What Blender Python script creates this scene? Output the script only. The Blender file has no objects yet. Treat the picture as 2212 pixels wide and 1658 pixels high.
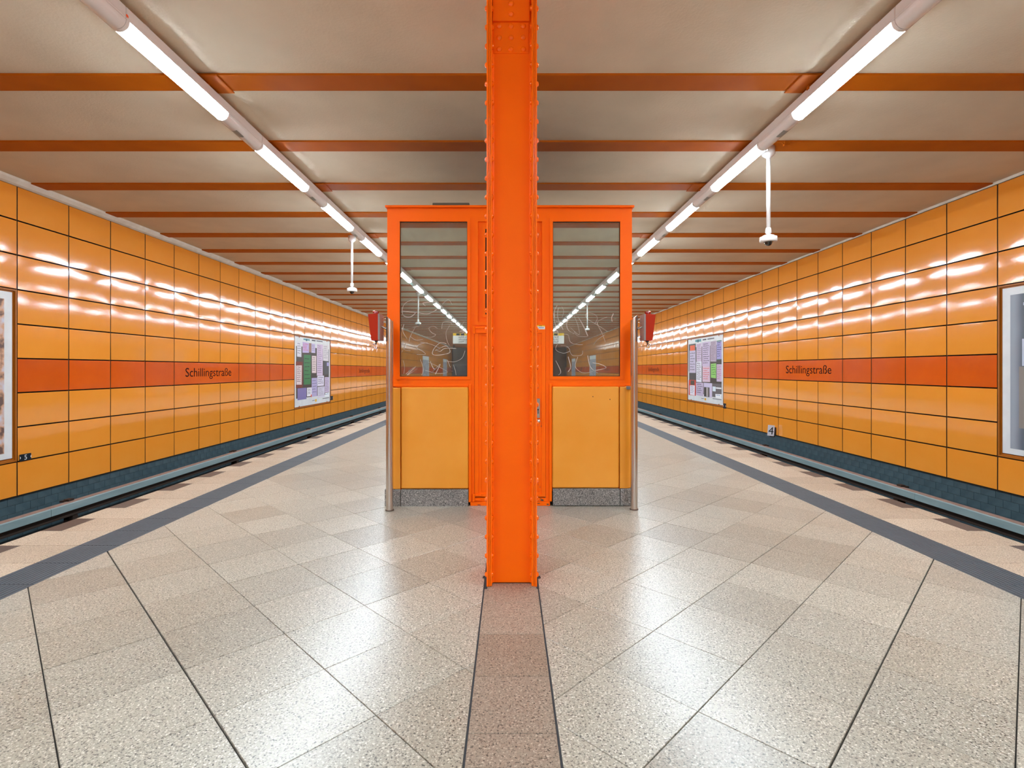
import bpy, math, random
from math import sin, cos, pi
from mathutils import Vector, Matrix

S = bpy.context.scene
COL = S.collection
random.seed(11)

# ------------------------------------------------------------------ camera, world, exposure
EYE = 1.4
cd = bpy.data.cameras.new('camera')
cd.sensor_width = 36.0
cd.lens = 36.0 * 1123.0 / 2212.0
cd.shift_x = 6.0 / 2212.0
cd.shift_y = -32.0 / 2212.0
cd.clip_start = 0.05
cd.clip_end = 300
cam = bpy.data.objects.new('camera', cd)
cam.location = (0, 0, EYE)
cam.rotation_euler = (pi / 2, 0, 0)
COL.objects.link(cam)
S.camera = cam
w = bpy.data.worlds.new('world')
S.world = w
w.use_nodes = True
w.node_tree.nodes['Background'].inputs[0].default_value = (0.9, 0.85, 0.8, 1)
w.node_tree.nodes['Background'].inputs[1].default_value = 0.02
S.view_settings.view_transform = 'Standard'
S.view_settings.look = 'None'
S.view_settings.gamma = 1.0
S.view_settings.use_curve_mapping = False
S.view_settings.exposure = 0.0
LAMP_STRENGTH = 172.0

# ------------------------------------------------------------------ helpers
def lin(c):
    if isinstance(c, str):
        c = [int(c[i:i + 2], 16) / 255 for i in (0, 2, 4)]
        c = [v / 12.92 if v <= .04045 else ((v + .055) / 1.055) ** 2.4 for v in c]
    return (*c[:3], 1)

class NT:
    def __init__(s, name):
        s.m = bpy.data.materials.new(name); s.m.use_nodes = True
        s.t = s.m.node_tree; s.b = s.t.nodes['Principled BSDF']
    def n(s, typ, **kw):
        nd = s.t.nodes.new(typ)
        for k, v in kw.items():
            if k in nd.inputs.keys(): nd.inputs[k].default_value = v
            else: setattr(nd, k, v)
        return nd
    def l(s, a, b): s.t.links.new(a, b)

def plain(name, col, rough=.5, metal=0., ior=1.45, coat=0., spec=None):
    q = NT(name); b = q.b
    b.inputs['Base Color'].default_value = lin(col); b.inputs['Roughness'].default_value = rough
    b.inputs['Metallic'].default_value = metal; b.inputs['IOR'].default_value = ior
    b.inputs['Coat Weight'].default_value = coat; b.inputs['Coat Roughness'].default_value = .1
    if spec is not None: b.inputs['Specular IOR Level'].default_value = spec
    return q.m

FLAT = {}
def flat(hexcol, rough=.5):
    k = hexcol
    if k not in FLAT: FLAT[k] = plain('print_' + hexcol, hexcol, rough)
    return FLAT[k]

def noisy(name, c1, c2, scale, rough=.5, bump=0., bscale=None, ior=1.45, metal=0., detail=4, rnd=0., stretch=None, coat=0., lo=.35, hi=.65):
    q = NT(name); b = q.b
    tc = q.n('ShaderNodeTexCoord')
    src = tc.outputs['Object']
    if stretch:
        mp = q.n('ShaderNodeMapping'); mp.inputs['Scale'].default_value = stretch
        q.l(src, mp.inputs['Vector']); src = mp.outputs[0]
    nz = q.n('ShaderNodeTexNoise'); nz.inputs['Scale'].default_value = scale; nz.inputs['Detail'].default_value = detail
    q.l(src, nz.inputs['Vector'])
    cr = q.n('ShaderNodeValToRGB')
    cr.color_ramp.elements[0].position = lo; cr.color_ramp.elements[1].position = hi
    cr.color_ramp.elements[0].color = lin(c1); cr.color_ramp.elements[1].color = lin(c2)
    q.l(nz.outputs['Fac'], cr.inputs['Fac'])
    out = cr.outputs[0]
    if rnd:
        oi = q.n('ShaderNodeObjectInfo'); mr = q.n('ShaderNodeMapRange')
        mr.inputs['To Min'].default_value = 1 - rnd; mr.inputs['To Max'].default_value = 1 + rnd * .4
        q.l(oi.outputs['Random'], mr.inputs['Value'])
        hs = q.n('ShaderNodeHueSaturation'); q.l(out, hs.inputs['Color']); q.l(mr.outputs[0], hs.inputs['Value'])
        out = hs.outputs[0]
    q.l(out, b.inputs['Base Color'])
    b.inputs['Roughness'].default_value = rough; b.inputs['IOR'].default_value = ior; b.inputs['Metallic'].default_value = metal
    b.inputs['Coat Weight'].default_value = coat; b.inputs['Coat Roughness'].default_value = .08
    if bump:
        n2 = q.n('ShaderNodeTexNoise'); n2.inputs['Scale'].default_value = bscale or scale; n2.inputs['Detail'].default_value = 3
        q.l(src, n2.inputs['Vector'])
        bp = q.n('ShaderNodeBump'); bp.inputs['Strength'].default_value = 1.0; bp.inputs['Distance'].default_value = bump
        q.l(n2.outputs['Fac'], bp.inputs['Height']); q.l(bp.outputs[0], b.inputs['Normal'])
    return q.m

def granite(name, base, light, dark, rough, rnd=.14, warm='b59a80', warm_amt=.5, dk=.30):
    """speckled stone: grains from cell noise, a slow mottling, and a tint of its own for every slab"""
    q = NT(name); b = q.b
    tc = q.n('ShaderNodeTexCoord'); oi = q.n('ShaderNodeObjectInfo')
    ad = q.n('ShaderNodeVectorMath', operation='MULTIPLY_ADD')
    cmb = q.n('ShaderNodeCombineXYZ')
    for i in range(3): q.l(oi.outputs['Random'], cmb.inputs[i])
    ad.inputs[1].default_value = (37, 53, 0)
    q.l(cmb.outputs[0], ad.inputs[0]); q.l(tc.outputs['Object'], ad.inputs[2])
    v = q.n('ShaderNodeTexVoronoi'); v.inputs['Scale'].default_value = 190
    q.l(ad.outputs[0], v.inputs['Vector'])
    n1 = q.n('ShaderNodeTexNoise'); n1.inputs['Scale'].default_value = 105; n1.inputs['Detail'].default_value = 2
    q.l(ad.outputs[0], n1.inputs['Vector'])
    sp = q.n('ShaderNodeSeparateColor'); q.l(v.outputs['Color'], sp.inputs[0])
    mx = q.n('ShaderNodeMath', operation='ADD'); q.l(sp.outputs[0], mx.inputs[0])
    m2 = q.n('ShaderNodeMath', operation='MULTIPLY'); m2.inputs[1].default_value = 2.0; q.l(n1.outputs['Fac'], m2.inputs[0])
    q.l(m2.outputs[0], mx.inputs[1])
    m3 = q.n('ShaderNodeMath', operation='MULTIPLY'); m3.inputs[1].default_value = .3333; q.l(mx.outputs[0], m3.inputs[0])
    cr = q.n('ShaderNodeValToRGB'); e = cr.color_ramp.elements
    e[0].position = dk; e[0].color = lin(dark); e[1].position = .72; e[1].color = lin(light)
    k = e.new(dk + .11); k.color = lin(base); k = e.new(.6); k.color = lin(base)
    q.l(m3.outputs[0], cr.inputs['Fac'])
    mr = q.n('ShaderNodeMapRange'); mr.inputs['To Min'].default_value = 1 - rnd; mr.inputs['To Max'].default_value = 1 + rnd * .5
    q.l(oi.outputs['Random'], mr.inputs['Value'])
    # warm stain from a second per-slab number plus slow noise
    fr = q.n('ShaderNodeMath', operation='MULTIPLY'); fr.inputs[1].default_value = 91.7; q.l(oi.outputs['Random'], fr.inputs[0])
    fc = q.n('ShaderNodeMath', operation='FRACT'); q.l(fr.outputs[0], fc.inputs[0])
    n3 = q.n('ShaderNodeTexNoise'); n3.inputs['Scale'].default_value = 1.7; q.l(ad.outputs[0], n3.inputs['Vector'])
    pr = q.n('ShaderNodeMath', operation='MULTIPLY'); q.l(fc.outputs[0], pr.inputs[0]); q.l(n3.outputs['Fac'], pr.inputs[1])
    pa = q.n('ShaderNodeMath', operation='MULTIPLY'); pa.inputs[1].default_value = warm_amt; q.l(pr.outputs[0], pa.inputs[0])
    mxc = q.n('ShaderNodeMix', data_type='RGBA', blend_type='MULTIPLY')
    q.l(pa.outputs[0], mxc.inputs[0]); q.l(cr.outputs[0], mxc.inputs[6]); mxc.inputs[7].default_value = lin(warm)
    hs = q.n('ShaderNodeHueSaturation'); q.l(mxc.outputs[2], hs.inputs['Color']); q.l(mr.outputs[0], hs.inputs['Value'])
    q.l(hs.outputs[0], b.inputs['Base Color'])
    b.inputs['Roughness'].default_value = rough; b.inputs['IOR'].default_value = 1.66
    bp = q.n('ShaderNodeBump'); bp.inputs['Strength'].default_value = .35; bp.inputs['Distance'].default_value = .0006
    q.l(m3.outputs[0], bp.inputs['Height']); q.l(bp.outputs[0], b.inputs['Normal'])
    return q.m

class MB:
    """collects geometry, build() links it as one object"""
    def __init__(s): s.v = []; s.f = []; s.mi = []; s.sm = []
    def add(s, vs, fs, mi=0, smooth=False):
        o = len(s.v); s.v += [tuple(p) for p in vs]
        for f in fs: s.f.append([o + i for i in f]); s.mi.append(mi); s.sm.append(smooth)
        return s
    def box(s, x0, x1, y0, y1, z0, z1, mi=0):
        if x0 > x1: x0, x1 = x1, x0
        if y0 > y1: y0, y1 = y1, y0
        if z0 > z1: z0, z1 = z1, z0
        return s.add([(x0, y0, z0), (x1, y0, z0), (x1, y1, z0), (x0, y1, z0), (x0, y0, z1), (x1, y0, z1), (x1, y1, z1), (x0, y1, z1)],
                     [(0, 3, 2, 1), (4, 5, 6, 7), (0, 1, 5, 4), (1, 2, 6, 5), (2, 3, 7, 6), (3, 0, 4, 7)], mi)
    def bbox(s, x0, x1, y0, y1, z0, z1, b=.004, mi=0):
        """box with chamfered edges"""
        c = [(x0 + x1) / 2, (y0 + y1) / 2, (z0 + z1) / 2]; h = [abs(x1 - x0) / 2, abs(y1 - y0) / 2, abs(z1 - z0) / 2]
        b = min(b, min(h) * .8)
        import bmesh
        bm = bmesh.new(); bmesh.ops.create_cube(bm, size=2)
        for v in bm.verts: v.co = Vector([c[i] + v.co[i] * h[i] for i in range(3)])
        bmesh.ops.bevel(bm, geom=bm.edges[:], offset=b, segments=1, affect='EDGES', profile=.5)
        bm.verts.index_update()
        s.add([v.co[:] for v in bm.verts], [[v.index for v in f.verts] for f in bm.faces], mi)
        bm.free(); return s
    def tube(s, pts, r, n=12, caps=True, mi=0, smooth=True):
        """round tube through points; r may be a list"""
        P = [Vector(p) for p in pts]; R = r if isinstance(r, (list, tuple)) else [r] * len(P)
        vs = []; fs = []; u = None
        for i, p in enumerate(P):
            if i == 0: d = P[1] - P[0]
            elif i == len(P) - 1: d = P[-1] - P[-2]
            else: d = (P[i + 1] - P[i]).normalized() + (P[i] - P[i - 1]).normalized()
            d.normalize()
            if u is None:
                a = Vector((0, 0, 1)) if abs(d.z) < .9 else Vector((1, 0, 0)); u = d.cross(a).normalized()
            else:
                u = (u - d * u.dot(d)); u.normalize()
            w_ = d.cross(u)
            for k in range(n): a = 2 * pi * k / n; vs.append(p + (u * cos(a) + w_ * sin(a)) * R[i])
        for i in range(len(P) - 1):
            for k in range(n):
                k2 = (k + 1) % n; fs.append((i * n + k, i * n + k2, (i + 1) * n + k2, (i + 1) * n + k))
        s.add(vs, fs, mi, smooth)
        if caps:
            s.add(vs[:n][::-1], [tuple(range(n))], mi); s.add(vs[-n:], [tuple(range(n))], mi)
        return s
    def lathe(s, cx, cy, prof, n=20, mi=0, smooth=True, axis='z'):
        vs = []; fs = []
        for (r, z) in prof:
            for k in range(n):
                a = 2 * pi * k / n
                if axis == 'z': vs.append((cx + r * cos(a), cy + r * sin(a), z))
        m = len(prof)
        for i in range(m - 1):
            for k in range(n):
                k2 = (k + 1) % n; fs.append((i * n + k, i * n + k2, (i + 1) * n + k2, (i + 1) * n + k))
        fs.append(tuple(range(n))[::-1]); fs.append(tuple((m - 1) * n + k for k in range(n)))
        return s.add(vs, fs, mi, smooth)
    def extr(s, poly, ax, a, b, mi=0, smooth=False):
        """closed 2-D polygon extruded along axis ax from a to b (poly in the other two axes, cyclic order)"""
        n = len(poly)
        def P(p, t): return {'x': (t, p[0], p[1]), 'y': (p[0], t, p[1]), 'z': (p[0], p[1], t)}[ax]
        vs = [P(p, a) for p in poly] + [P(p, b) for p in poly]
        s.add(vs, [(i, (i + 1) % n, n + (i + 1) % n, n + i) for i in range(n)], mi, smooth)
        s.add(vs[:n], [tuple(range(n))[::-1]], mi); s.add(vs[n:], [tuple(range(n))], mi)
        return s
    def ring(s, o, i_, yf, yb, mi=0):
        """rectangular frame in the XZ plane: o, i_ = (x0,x1,z0,z1); yf front, yb back"""
        def R(r, y): return [(r[0], y, r[2]), (r[1], y, r[2]), (r[1], y, r[3]), (r[0], y, r[3])]
        vs = R(o, yf) + R(i_, yf) + R(o, yb) + R(i_, yb); fs = []
        for k in range(4):
            k2 = (k + 1) % 4
            fs += [(k, k2, 4 + k2, 4 + k), (8 + k2, 8 + k, 12 + k, 12 + k2), (k, 8 + k, 8 + k2, k2), (4 + k, 4 + k2, 12 + k2, 12 + k)]
        return s.add(vs, fs, mi)
    def mesh(s, name, mats):
        me = bpy.data.meshes.new(name); me.from_pydata(s.v, [], s.f)
        for m in (mats if isinstance(mats, (list, tuple)) else [mats]): me.materials.append(m)
        me.polygons.foreach_set('material_index', s.mi); me.polygons.foreach_set('use_smooth', s.sm)
        import bmesh
        bm = bmesh.new(); bm.from_mesh(me)
        bmesh.ops.recalc_face_normals(bm, faces=bm.faces); bm.to_mesh(me); bm.free()
        me.update(); return me
    def build(s, name, mats, parent=None, loc=None):
        return ob(name, s.mesh(name, mats), parent, loc)

def ob(name, me, parent=None, loc=None, rot=None):
    o = bpy.data.objects.new(name, me); COL.objects.link(o)
    if loc: o.location = loc
    if rot: o.rotation_euler = rot
    if parent: o.parent = parent
    return o

def tag(o, label=None, cat=None, group=None, kind=None):
    if label: o['label'] = label
    if cat: o['category'] = cat
    if group: o['group'] = group
    if kind: o['kind'] = kind
    return o

def thing(name, label, cat, loc=(0, 0, 0), group=None, rot=None):
    return tag(ob(name, None, None, loc, rot), label, cat, group)

def copy_tree(o, parent=None):
    c = o.copy(); COL.objects.link(c); c.parent = parent
    for ch in o.children[:]: copy_tree(ch, c)
    return c

def clip(poly, a, b, c):
    """keep the side a*x+b*y+c >= 0"""
    out = []
    for i in range(len(poly)):
        p, q_ = poly[i], poly[(i + 1) % len(poly)]
        dp = a * p[0] + b * p[1] + c; dq = a * q_[0] + b * q_[1] + c
        if dp >= 0: out.append(p)
        if dp * dq < 0:
            t = dp / (dp - dq); out.append((p[0] + (q_[0] - p[0]) * t, p[1] + (q_[1] - p[1]) * t))
    return out

def cliprect(poly, x0, x1, y0, y1):
    for a, b, c in ((1, 0, -x0), (-1, 0, x1), (0, 1, -y0), (0, -1, y1)):
        poly = clip(poly, a, b, c)
        if len(poly) < 3: return []
    return poly

def area(p): return abs(sum(p[i][0] * p[(i + 1) % len(p)][1] - p[(i + 1) % len(p)][0] * p[i][1] for i in range(len(p)))) / 2

def slab(mb, poly, z0, z1, b=.0015):
    """convex slab with a chamfered upper edge"""
    n = len(poly); cx = sum(p[0] for p in poly) / n; cy = sum(p[1] for p in poly) / n
    ins = []
    for p in poly:
        d = math.hypot(p[0] - cx, p[1] - cy) or 1
        ins.append((p[0] + (cx - p[0]) / d * b * 1.3, p[1] + (cy - p[1]) / d * b * 1.3))
    vs = [(*p, z0) for p in poly] + [(*p, z1 - b) for p in poly] + [(*p, z1) for p in ins]
    fs = [(i, (i + 1) % n, n + (i + 1) % n, n + i) for i in range(n)] + [(n + i, n + (i + 1) % n, 2 * n + (i + 1) % n, 2 * n + i) for i in range(n)]
    fs.append(tuple(2 * n + i for i in range(n)))
    mb.add(vs, fs)

def text_mesh(name, body, size, mat, xs=1., depth=.001, align='CENTER', spacing=1.0):
    c = bpy.data.curves.new(name, 'FONT'); c.body = body; c.size = size; c.align_x = align
    c.extrude = depth; c.space_character = spacing; c.resolution_u = 3
    o = bpy.data.objects.new(name, c); COL.objects.link(o)
    bpy.context.view_layer.update()
    dg = bpy.context.evaluated_depsgraph_get()
    me = bpy.data.meshes.new_from_object(o.evaluated_get(dg))
    bpy.data.objects.remove(o); bpy.data.curves.remove(c)
    for v in me.vertices: v.co.x *= xs
    me.materials.clear(); me.materials.append(mat); me.name = name
    return me

ORD = ['zeroth', 'first', 'second', 'third', 'fourth', 'fifth', 'sixth', 'seventh', 'eighth', 'ninth', 'tenth', 'eleventh', 'twelfth', 'thirteenth', 'fourteenth', 'fifteenth', 'sixteenth', 'seventeenth', 'eighteenth', 'nineteenth']
TENS = {2: 'twent', 3: 'thirt', 4: 'fort'}
def ordw(n):
    if n < 20: return ORD[n]
    return TENS[n // 10] + ('ieth' if n % 10 == 0 else 'y-' + ORD[n % 10])

# ------------------------------------------------------------------ materials
M = {}
M['orange'] = noisy('orange_paint', 'fb6600', 'ff6c00', 2.0, rough=.42, bump=.0005, bscale=260)
M['orange'].node_tree.nodes['Principled BSDF'].inputs['Specular IOR Level'].default_value = .18
M['orange_gloss'] = noisy('orange_gloss', 'fb6600', 'ff6c00', 2.0, rough=.22, bump=.0008, bscale=160)
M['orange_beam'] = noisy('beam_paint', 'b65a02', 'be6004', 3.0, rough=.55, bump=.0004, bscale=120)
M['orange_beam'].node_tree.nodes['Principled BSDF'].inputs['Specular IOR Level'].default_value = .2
M['panel'] = noisy('enamel_yellow', 'f09632', 'f49e3c', 1.5, rough=.10, ior=1.72, rnd=.05, bump=.0002, bscale=2.5)
M['band'] = noisy('enamel_orange', 'd85404', 'e05c06', 2.0, rough=.17, ior=1.6, rnd=.08, bump=.0002, bscale=2.5)
M['clad'] = noisy('cladding_yellow', 'e89828', 'eca036', 2.2, rough=.42, bump=.0003, bscale=90)
M['black'] = plain('joint_black', '0c0806', .8)
M['brown'] = plain('joint_brown', '381a04', .6)
M['niche'] = plain('niche_ochre', 'a85f0c', .45)
M['ceil'] = noisy('ceiling_plaster', 'dccdb6', 'e6d7c0', 1.3, rough=.9, bump=.002, bscale=45, detail=6)
M['cove'] = noisy('cove_plaster', 'e2d8c8', 'ece4d8', 6, rough=.8, bump=.001, bscale=60)
M['white'] = plain('white_enamel', 'e6dedc', .35)
M['whitegloss'] = plain('white_plastic', 'f0eeec', .25)
M['clear_cover'] = plain('lamp_cover', 'ece6e4', .2, coat=.3)
M['grey_sticker'] = plain('grey_sticker', '8a8c88', .4)
M['granite'] = granite('granite_floor', 'a19b8c', 'dad6ca', '403d38', .3)
M['granite_strip'] = granite('granite_strip', '8e8070', 'b8aa98', '3e3830', .36, rnd=.08)
M['granite_edge'] = granite('granite_edge', 'b4a08a', 'd4c4b0', '6a5c50', .5, rnd=.08)
M['granite_dark'] = granite('granite_dark', '4c423c', '5e524a', '342c28', .5, rnd=.08)
M['plinth'] = granite('granite_plinth', '8c8c8a', 'cac8c4', '3c3c3c', .4, rnd=.05, dk=.36)
M['joint'] = plain('floor_joint', '3c3732', .9)
M['strip_joint'] = plain('rubber_joint', '2a2b2e', .8)
M['slate'] = noisy('tactile_grey', '33393e', '3a4046', 20, rough=.55)
M['brick'] = noisy('brick_slate', '3c4f57', '475b63', 5, rough=.4, rnd=.12, bump=.0006, bscale=40)
M['mortar'] = plain('mortar', '1e2426', .9)
M['rail_grey'] = noisy('rail_cover_grey', '7e9294', '8c9e9f', 8, rough=.45, stretch=(1, .2, 1))
M['rail_top'] = noisy('rail_cover_dust', '8a7268', '9a8278', 12, rough=.9)
M['bed'] = noisy('track_bed', '1c1814', '2c2620', 30, rough=.95, bump=.02, bscale=40)
M['steel_dark'] = plain('rusty_steel', '3a2c24', .6, .5)
M['steel'] = NT('brushed_steel').m
b_ = M['steel'].node_tree.nodes['Principled BSDF']
b_.inputs['Base Color'].default_value = lin('d0c8c2'); b_.inputs['Metallic'].default_value = 1; b_.inputs['Roughness'].default_value = .25
b_.inputs['Anisotropic'].default_value = .5
M['chrome'] = plain('chrome', 'd8d8d8', .12, 1.)
M['red'] = plain('red_box', 'ac2600', .5, spec=.2)
M['beacon'] = plain('beacon_red', '96100c', .2)
M['dark'] = plain('dark_void', '0a0a0a', .6)
M['poster_white'] = noisy('poster_white', 'dce0e2', 'e6eaec', 3, rough=.4)
M['ink'] = plain('ink', '2c1408', .8, spec=.1)
M['lens'] = plain('dome_smoke', '181412', .05, coat=1.)
M['scratch'] = plain('scratch', 'e0d6cc', .8)
M['yellow'] = plain('sign_yellow', 'f0c010', .4)
M['blackink'] = plain('black_ink', '0a0a0c', .5)
M['rubber'] = plain('window_seal', '15120f', .6)

q = NT('lamp_light'); M['lamp'] = q.m
q.b.inputs['Base Color'].default_value = (1, 1, 1, 1)
q.b.inputs['Emission Color'].default_value = (.82, .96, 1.06, 1)
q.b.inputs['Emission Strength'].default_value = LAMP_STRENGTH
M['lamp_side'] = q.m.copy(); M['lamp_side'].name = 'lamp_light_side'
M['lamp_side'].node_tree.nodes['Principled BSDF'].inputs['Emission Strength'].default_value = LAMP_STRENGTH * .018

def mirror_glass():
    q = NT('window_glass'); t = q.t
    t.nodes.remove(q.b)
    out = [n for n in t.nodes if n.type == 'OUTPUT_MATERIAL'][0]
    g = q.n('ShaderNodeBsdfGlossy'); g.inputs['Color'].default_value = (.86, .93, .88, 1); g.inputs['Roughness'].default_value = .012
    tr = q.n('ShaderNodeBsdfTransparent'); tr.inputs['Color'].default_value = (.45, .52, .5, 1)
    mx = q.n('ShaderNodeMixShader'); mx.inputs[0].default_value = .62
    df = q.n('ShaderNodeBsdfDiffuse'); df.inputs['Color'].default_value = (.62, .62, .58, 1)
    nz = q.n('ShaderNodeTexNoise'); nz.inputs['Scale'].default_value = 9; tc = q.n('ShaderNodeTexCoord'); q.l(tc.outputs['Object'], nz.inputs['Vector'])
    mr = q.n('ShaderNodeMapRange'); mr.inputs['From Min'].default_value = .3; mr.inputs['From Max'].default_value = .8
    mr.inputs['To Min'].default_value = .05; mr.inputs['To Max'].default_value = .13; q.l(nz.outputs['Fac'], mr.inputs['Value'])
    m2 = q.n('ShaderNodeMixShader'); q.l(mr.outputs[0], m2.inputs[0])
    q.l(tr.outputs[0], mx.inputs[1]); q.l(g.outputs[0], mx.inputs[2]); q.l(mx.outputs[0], m2.inputs[1]); q.l(df.outputs[0], m2.inputs[2]); q.l(m2.outputs[0], out.inputs[0])
    return q.m
M['glass'] = mirror_glass()

# ------------------------------------------------------------------ extents
XW = 7.2                       # both track walls
YB, YF = -56.0, 64.0           # ends of the modelled hall
EDGE_L, EDGE_R = -4.06, 4.13   # platform edges
CEIL = EYE + 2.77

def surf(name, kind='structure'):
    o = ob(name, None); o['kind'] = kind; return o

# ------------------------------------------------------------------ platform floor
m = MB()
m.box(EDGE_L + .02, EDGE_R - .02, YB, YF, -1.15, -.012)
floor = tag(m.build('floor', M['joint']), kind='structure')

tile_mb_far = MB()
def diag_field(x0, x1, u0, pu, v0, pv, near, far, wu={}, wv={}):
    """square slabs laid at 45 degrees; (u,v) axes run diagonally over the floor"""
    r2 = 2 ** .5
    near_full = {}
    ks = range(int((x0 + YB) / r2 / pu) - 12, int((x1 + YF) / r2 / pu) + 12)
    for i in ks:
        for j in range(int((YB - x1) / r2 / pv) - 12, int((YF - x0) / r2 / pv) + 12):
            cu = u0 + (i + .5) * pu; cv = v0 + (j + .5) * pv
            cx, cy = (cu - cv) / r2, (cu + cv) / r2
            if cx < x0 - .4 or cx > x1 + .4 or cy < YB or cy > YF: continue
            a0, a1 = wu.get(i, .0014), wu.get(i + 1, .0014)      # half joint widths on the four sides
            b0, b1 = wv.get(j, .0014), wv.get(j + 1, .0014)
            q4 = [(a0, b0), (pu - a1, b0), (pu - a1, pv - b1), (a0, pv - b1)]
            P = []
            for a, b in q4:
                uu = u0 + i * pu + a; vv = v0 + j * pv + b
                P.append(((uu - vv) / r2, (uu + vv) / r2))
            P = cliprect(P, x0, x1, YB, YF)
            if len(P) < 3 or area(P) < .00015: continue
            if near < cy < far:
                c = (sum(p[0] for p in P) / len(P), sum(p[1] for p in P) / len(P))
                mb = MB(); dz = random.uniform(-.0006, .0006)
                slab(mb, [(p[0] - c[0], p[1] - c[1]) for p in P], -.02, dz)
                mb.build('tile', M['granite'], floor, (c[0], c[1], 0))
            else:
                slab(tile_mb_far, P, -.012, 0, .001)
diag_field(-3.09, -.1655, 1.573, .466, 2.787, .459, 1.25, 8.6, wu={-2: .0042, -3: .0026, -1: .0016})
diag_field(.1905, 3.13, 3.433, .4605, 1.421, .4622, 1.25, 8.6, wv={-2: .0036, -3: .0026, -1: .002, 0: .0016})
# centre strip of cross-laid slabs in line with the column
y = 1.999 - .3735 * 3
while y < 5.0:
    mb = MB(); slab(mb, [(-.1695, -.1855), (.1695, -.1855), (.1695, .1855), (-.1695, .1855)], -.02, 0)
    if not (3.3 < y + .187 < 3.7): mb.build('tile', M['granite_strip'], floor, (.0125, y + .187, 0))
    y += .3735
m = MB(); yy = y
while yy < YF - .4:
    if yy > 8.4: slab(m, [(-.157, yy + .002), (.182, yy + .002), (.182, yy + .372), (-.157, yy + .372)], -.012, 0)
    yy += .3735
yy = 1.999 - .3735 * 4
while yy > YB + .4:
    slab(m, [(-.157, yy + .002), (.182, yy + .002), (.182, yy + .372), (-.157, yy + .372)], -.012, 0); yy -= .3735
# slabs around the column foot, cut to leave room for it
slab(m, [(-.157, 3.12), (.182, 3.12), (.182, 3.405), (-.157, 3.405)], -.02, 0)
slab(m, [(-.157, 3.67), (.182, 3.67), (.182, 3.867), (-.157, 3.867)], -.02, 0)
o = m.build('strip_tile', M['granite_strip'], floor); o['kind'] = 'stuff'
o = tile_mb_far.build('far_tile', M['granite'], floor); o['kind'] = 'stuff'
m = MB()
for x in (-.161, .1865): m.box(x - .0035, x + .0035, YB, YF, -.012, -.0015)
m.build('expansion_joint', M['strip_joint'], floor)

# platform edge: tactile band, light slabs, alternating dark slabs on the very edge
PT = .3738; Y0 = 4.504
def edge_strip(side, name):
    root = surf(name)
    if side < 0: bx0, bx1, l0, l1, e1 = -3.425, -3.09, -3.88, -3.425, EDGE_L
    else: bx0, bx1, l0, l1, e1 = 3.13, 3.472, 3.472, 3.97, EDGE_R
    e0 = -3.88 if side < 0 else 3.97
    g = .0015
    def rect(x0, x1): return [(-(abs(x1 - x0)) / 2 + g, -PT / 2 + g), (abs(x1 - x0) / 2 - g, -PT / 2 + g), (abs(x1 - x0) / 2 - g, PT / 2 - g), (-(abs(x1 - x0)) / 2 + g, PT / 2 - g)]
    def mk(x0, x1, mat, nm):
        mb = MB(); slab(mb, rect(x0, x1), -.02, 0); return mb.mesh(nm, mat)
    mb = MB(); hw = (bx1 - bx0) / 2
    # tactile slab: fine ribs running along the platform
    n = 11; prof = []
    for k in range(n):
        a = -hw + g + (2 * hw - 2 * g) * k / n; wd = (2 * hw - 2 * g) / n
        prof += [(a, -.0005), (a + wd * .12, .0015), (a + wd * .62, .0015), (a + wd * .74, -.0005)]
    prof += [(hw - g, -.0005), (hw - g, -.02), (-hw + g, -.02)]
    mb.extr([(p[0], p[1]) for p in prof][::-1], 'y', -PT / 2 + g, PT / 2 - g)
    tact = mb.mesh('tactile_slab', M['slate'])
    light = mk(l0, l1, M['granite_edge'], 'tile'); le = mk(e0, e1, M['granite_edge'], 'tile'); de = mk(e0, e1, M['granite_dark'], 'tile')
    far = [MB(), MB(), MB()]
    k0 = int((YB - Y0) / PT); k1 = int((YF - Y0) / PT)
    for k in range(k0, k1):
        yc = Y0 + (k + .5) * PT
        dark = (k % 2 == 0)
        if 2.6 < yc < 13.5:
            ob('tactile_slab', tact, root, ((bx0 + bx1) / 2, yc, 0))
            ob('tile', light, root, ((l0 + l1) / 2, yc, 0))
            o = ob('tile', de if dark else le, root, ((e0 + e1) / 2, yc, 0))
            if dark: o['label'] = 'dark brown edge slab'
        else:
            def R(x0, x1): return [(min(x0, x1) + g, yc - PT / 2 + g), (max(x0, x1) - g, yc - PT / 2 + g), (max(x0, x1) - g, yc + PT / 2 - g), (min(x0, x1) + g, yc + PT / 2 - g)]
            slab(far[0], R(bx0, bx1), -.012, 0, .001); slab(far[1], R(l0, l1), -.012, 0, .001)
            slab(far[2] if dark else far[1], R(e0, e1), -.012, 0, .001)
    for mb, mat, nm in zip(far, (M['slate'], M['granite_edge'], M['granite_dark']), ('far_tactile_slab', 'far_tile', 'far_dark_tile')):
        o = mb.build(nm, mat, root); o['kind'] = 'stuff'
    # nosing under the edge slabs
    mb = MB(); mb.box(e1, e1 - side * .03, YB, YF, -.06, -.021); mb.build('nosing', M['steel_dark'], root)
    return root
edge_strip(-1, 'trim_1'); edge_strip(1, 'trim_2')

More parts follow.
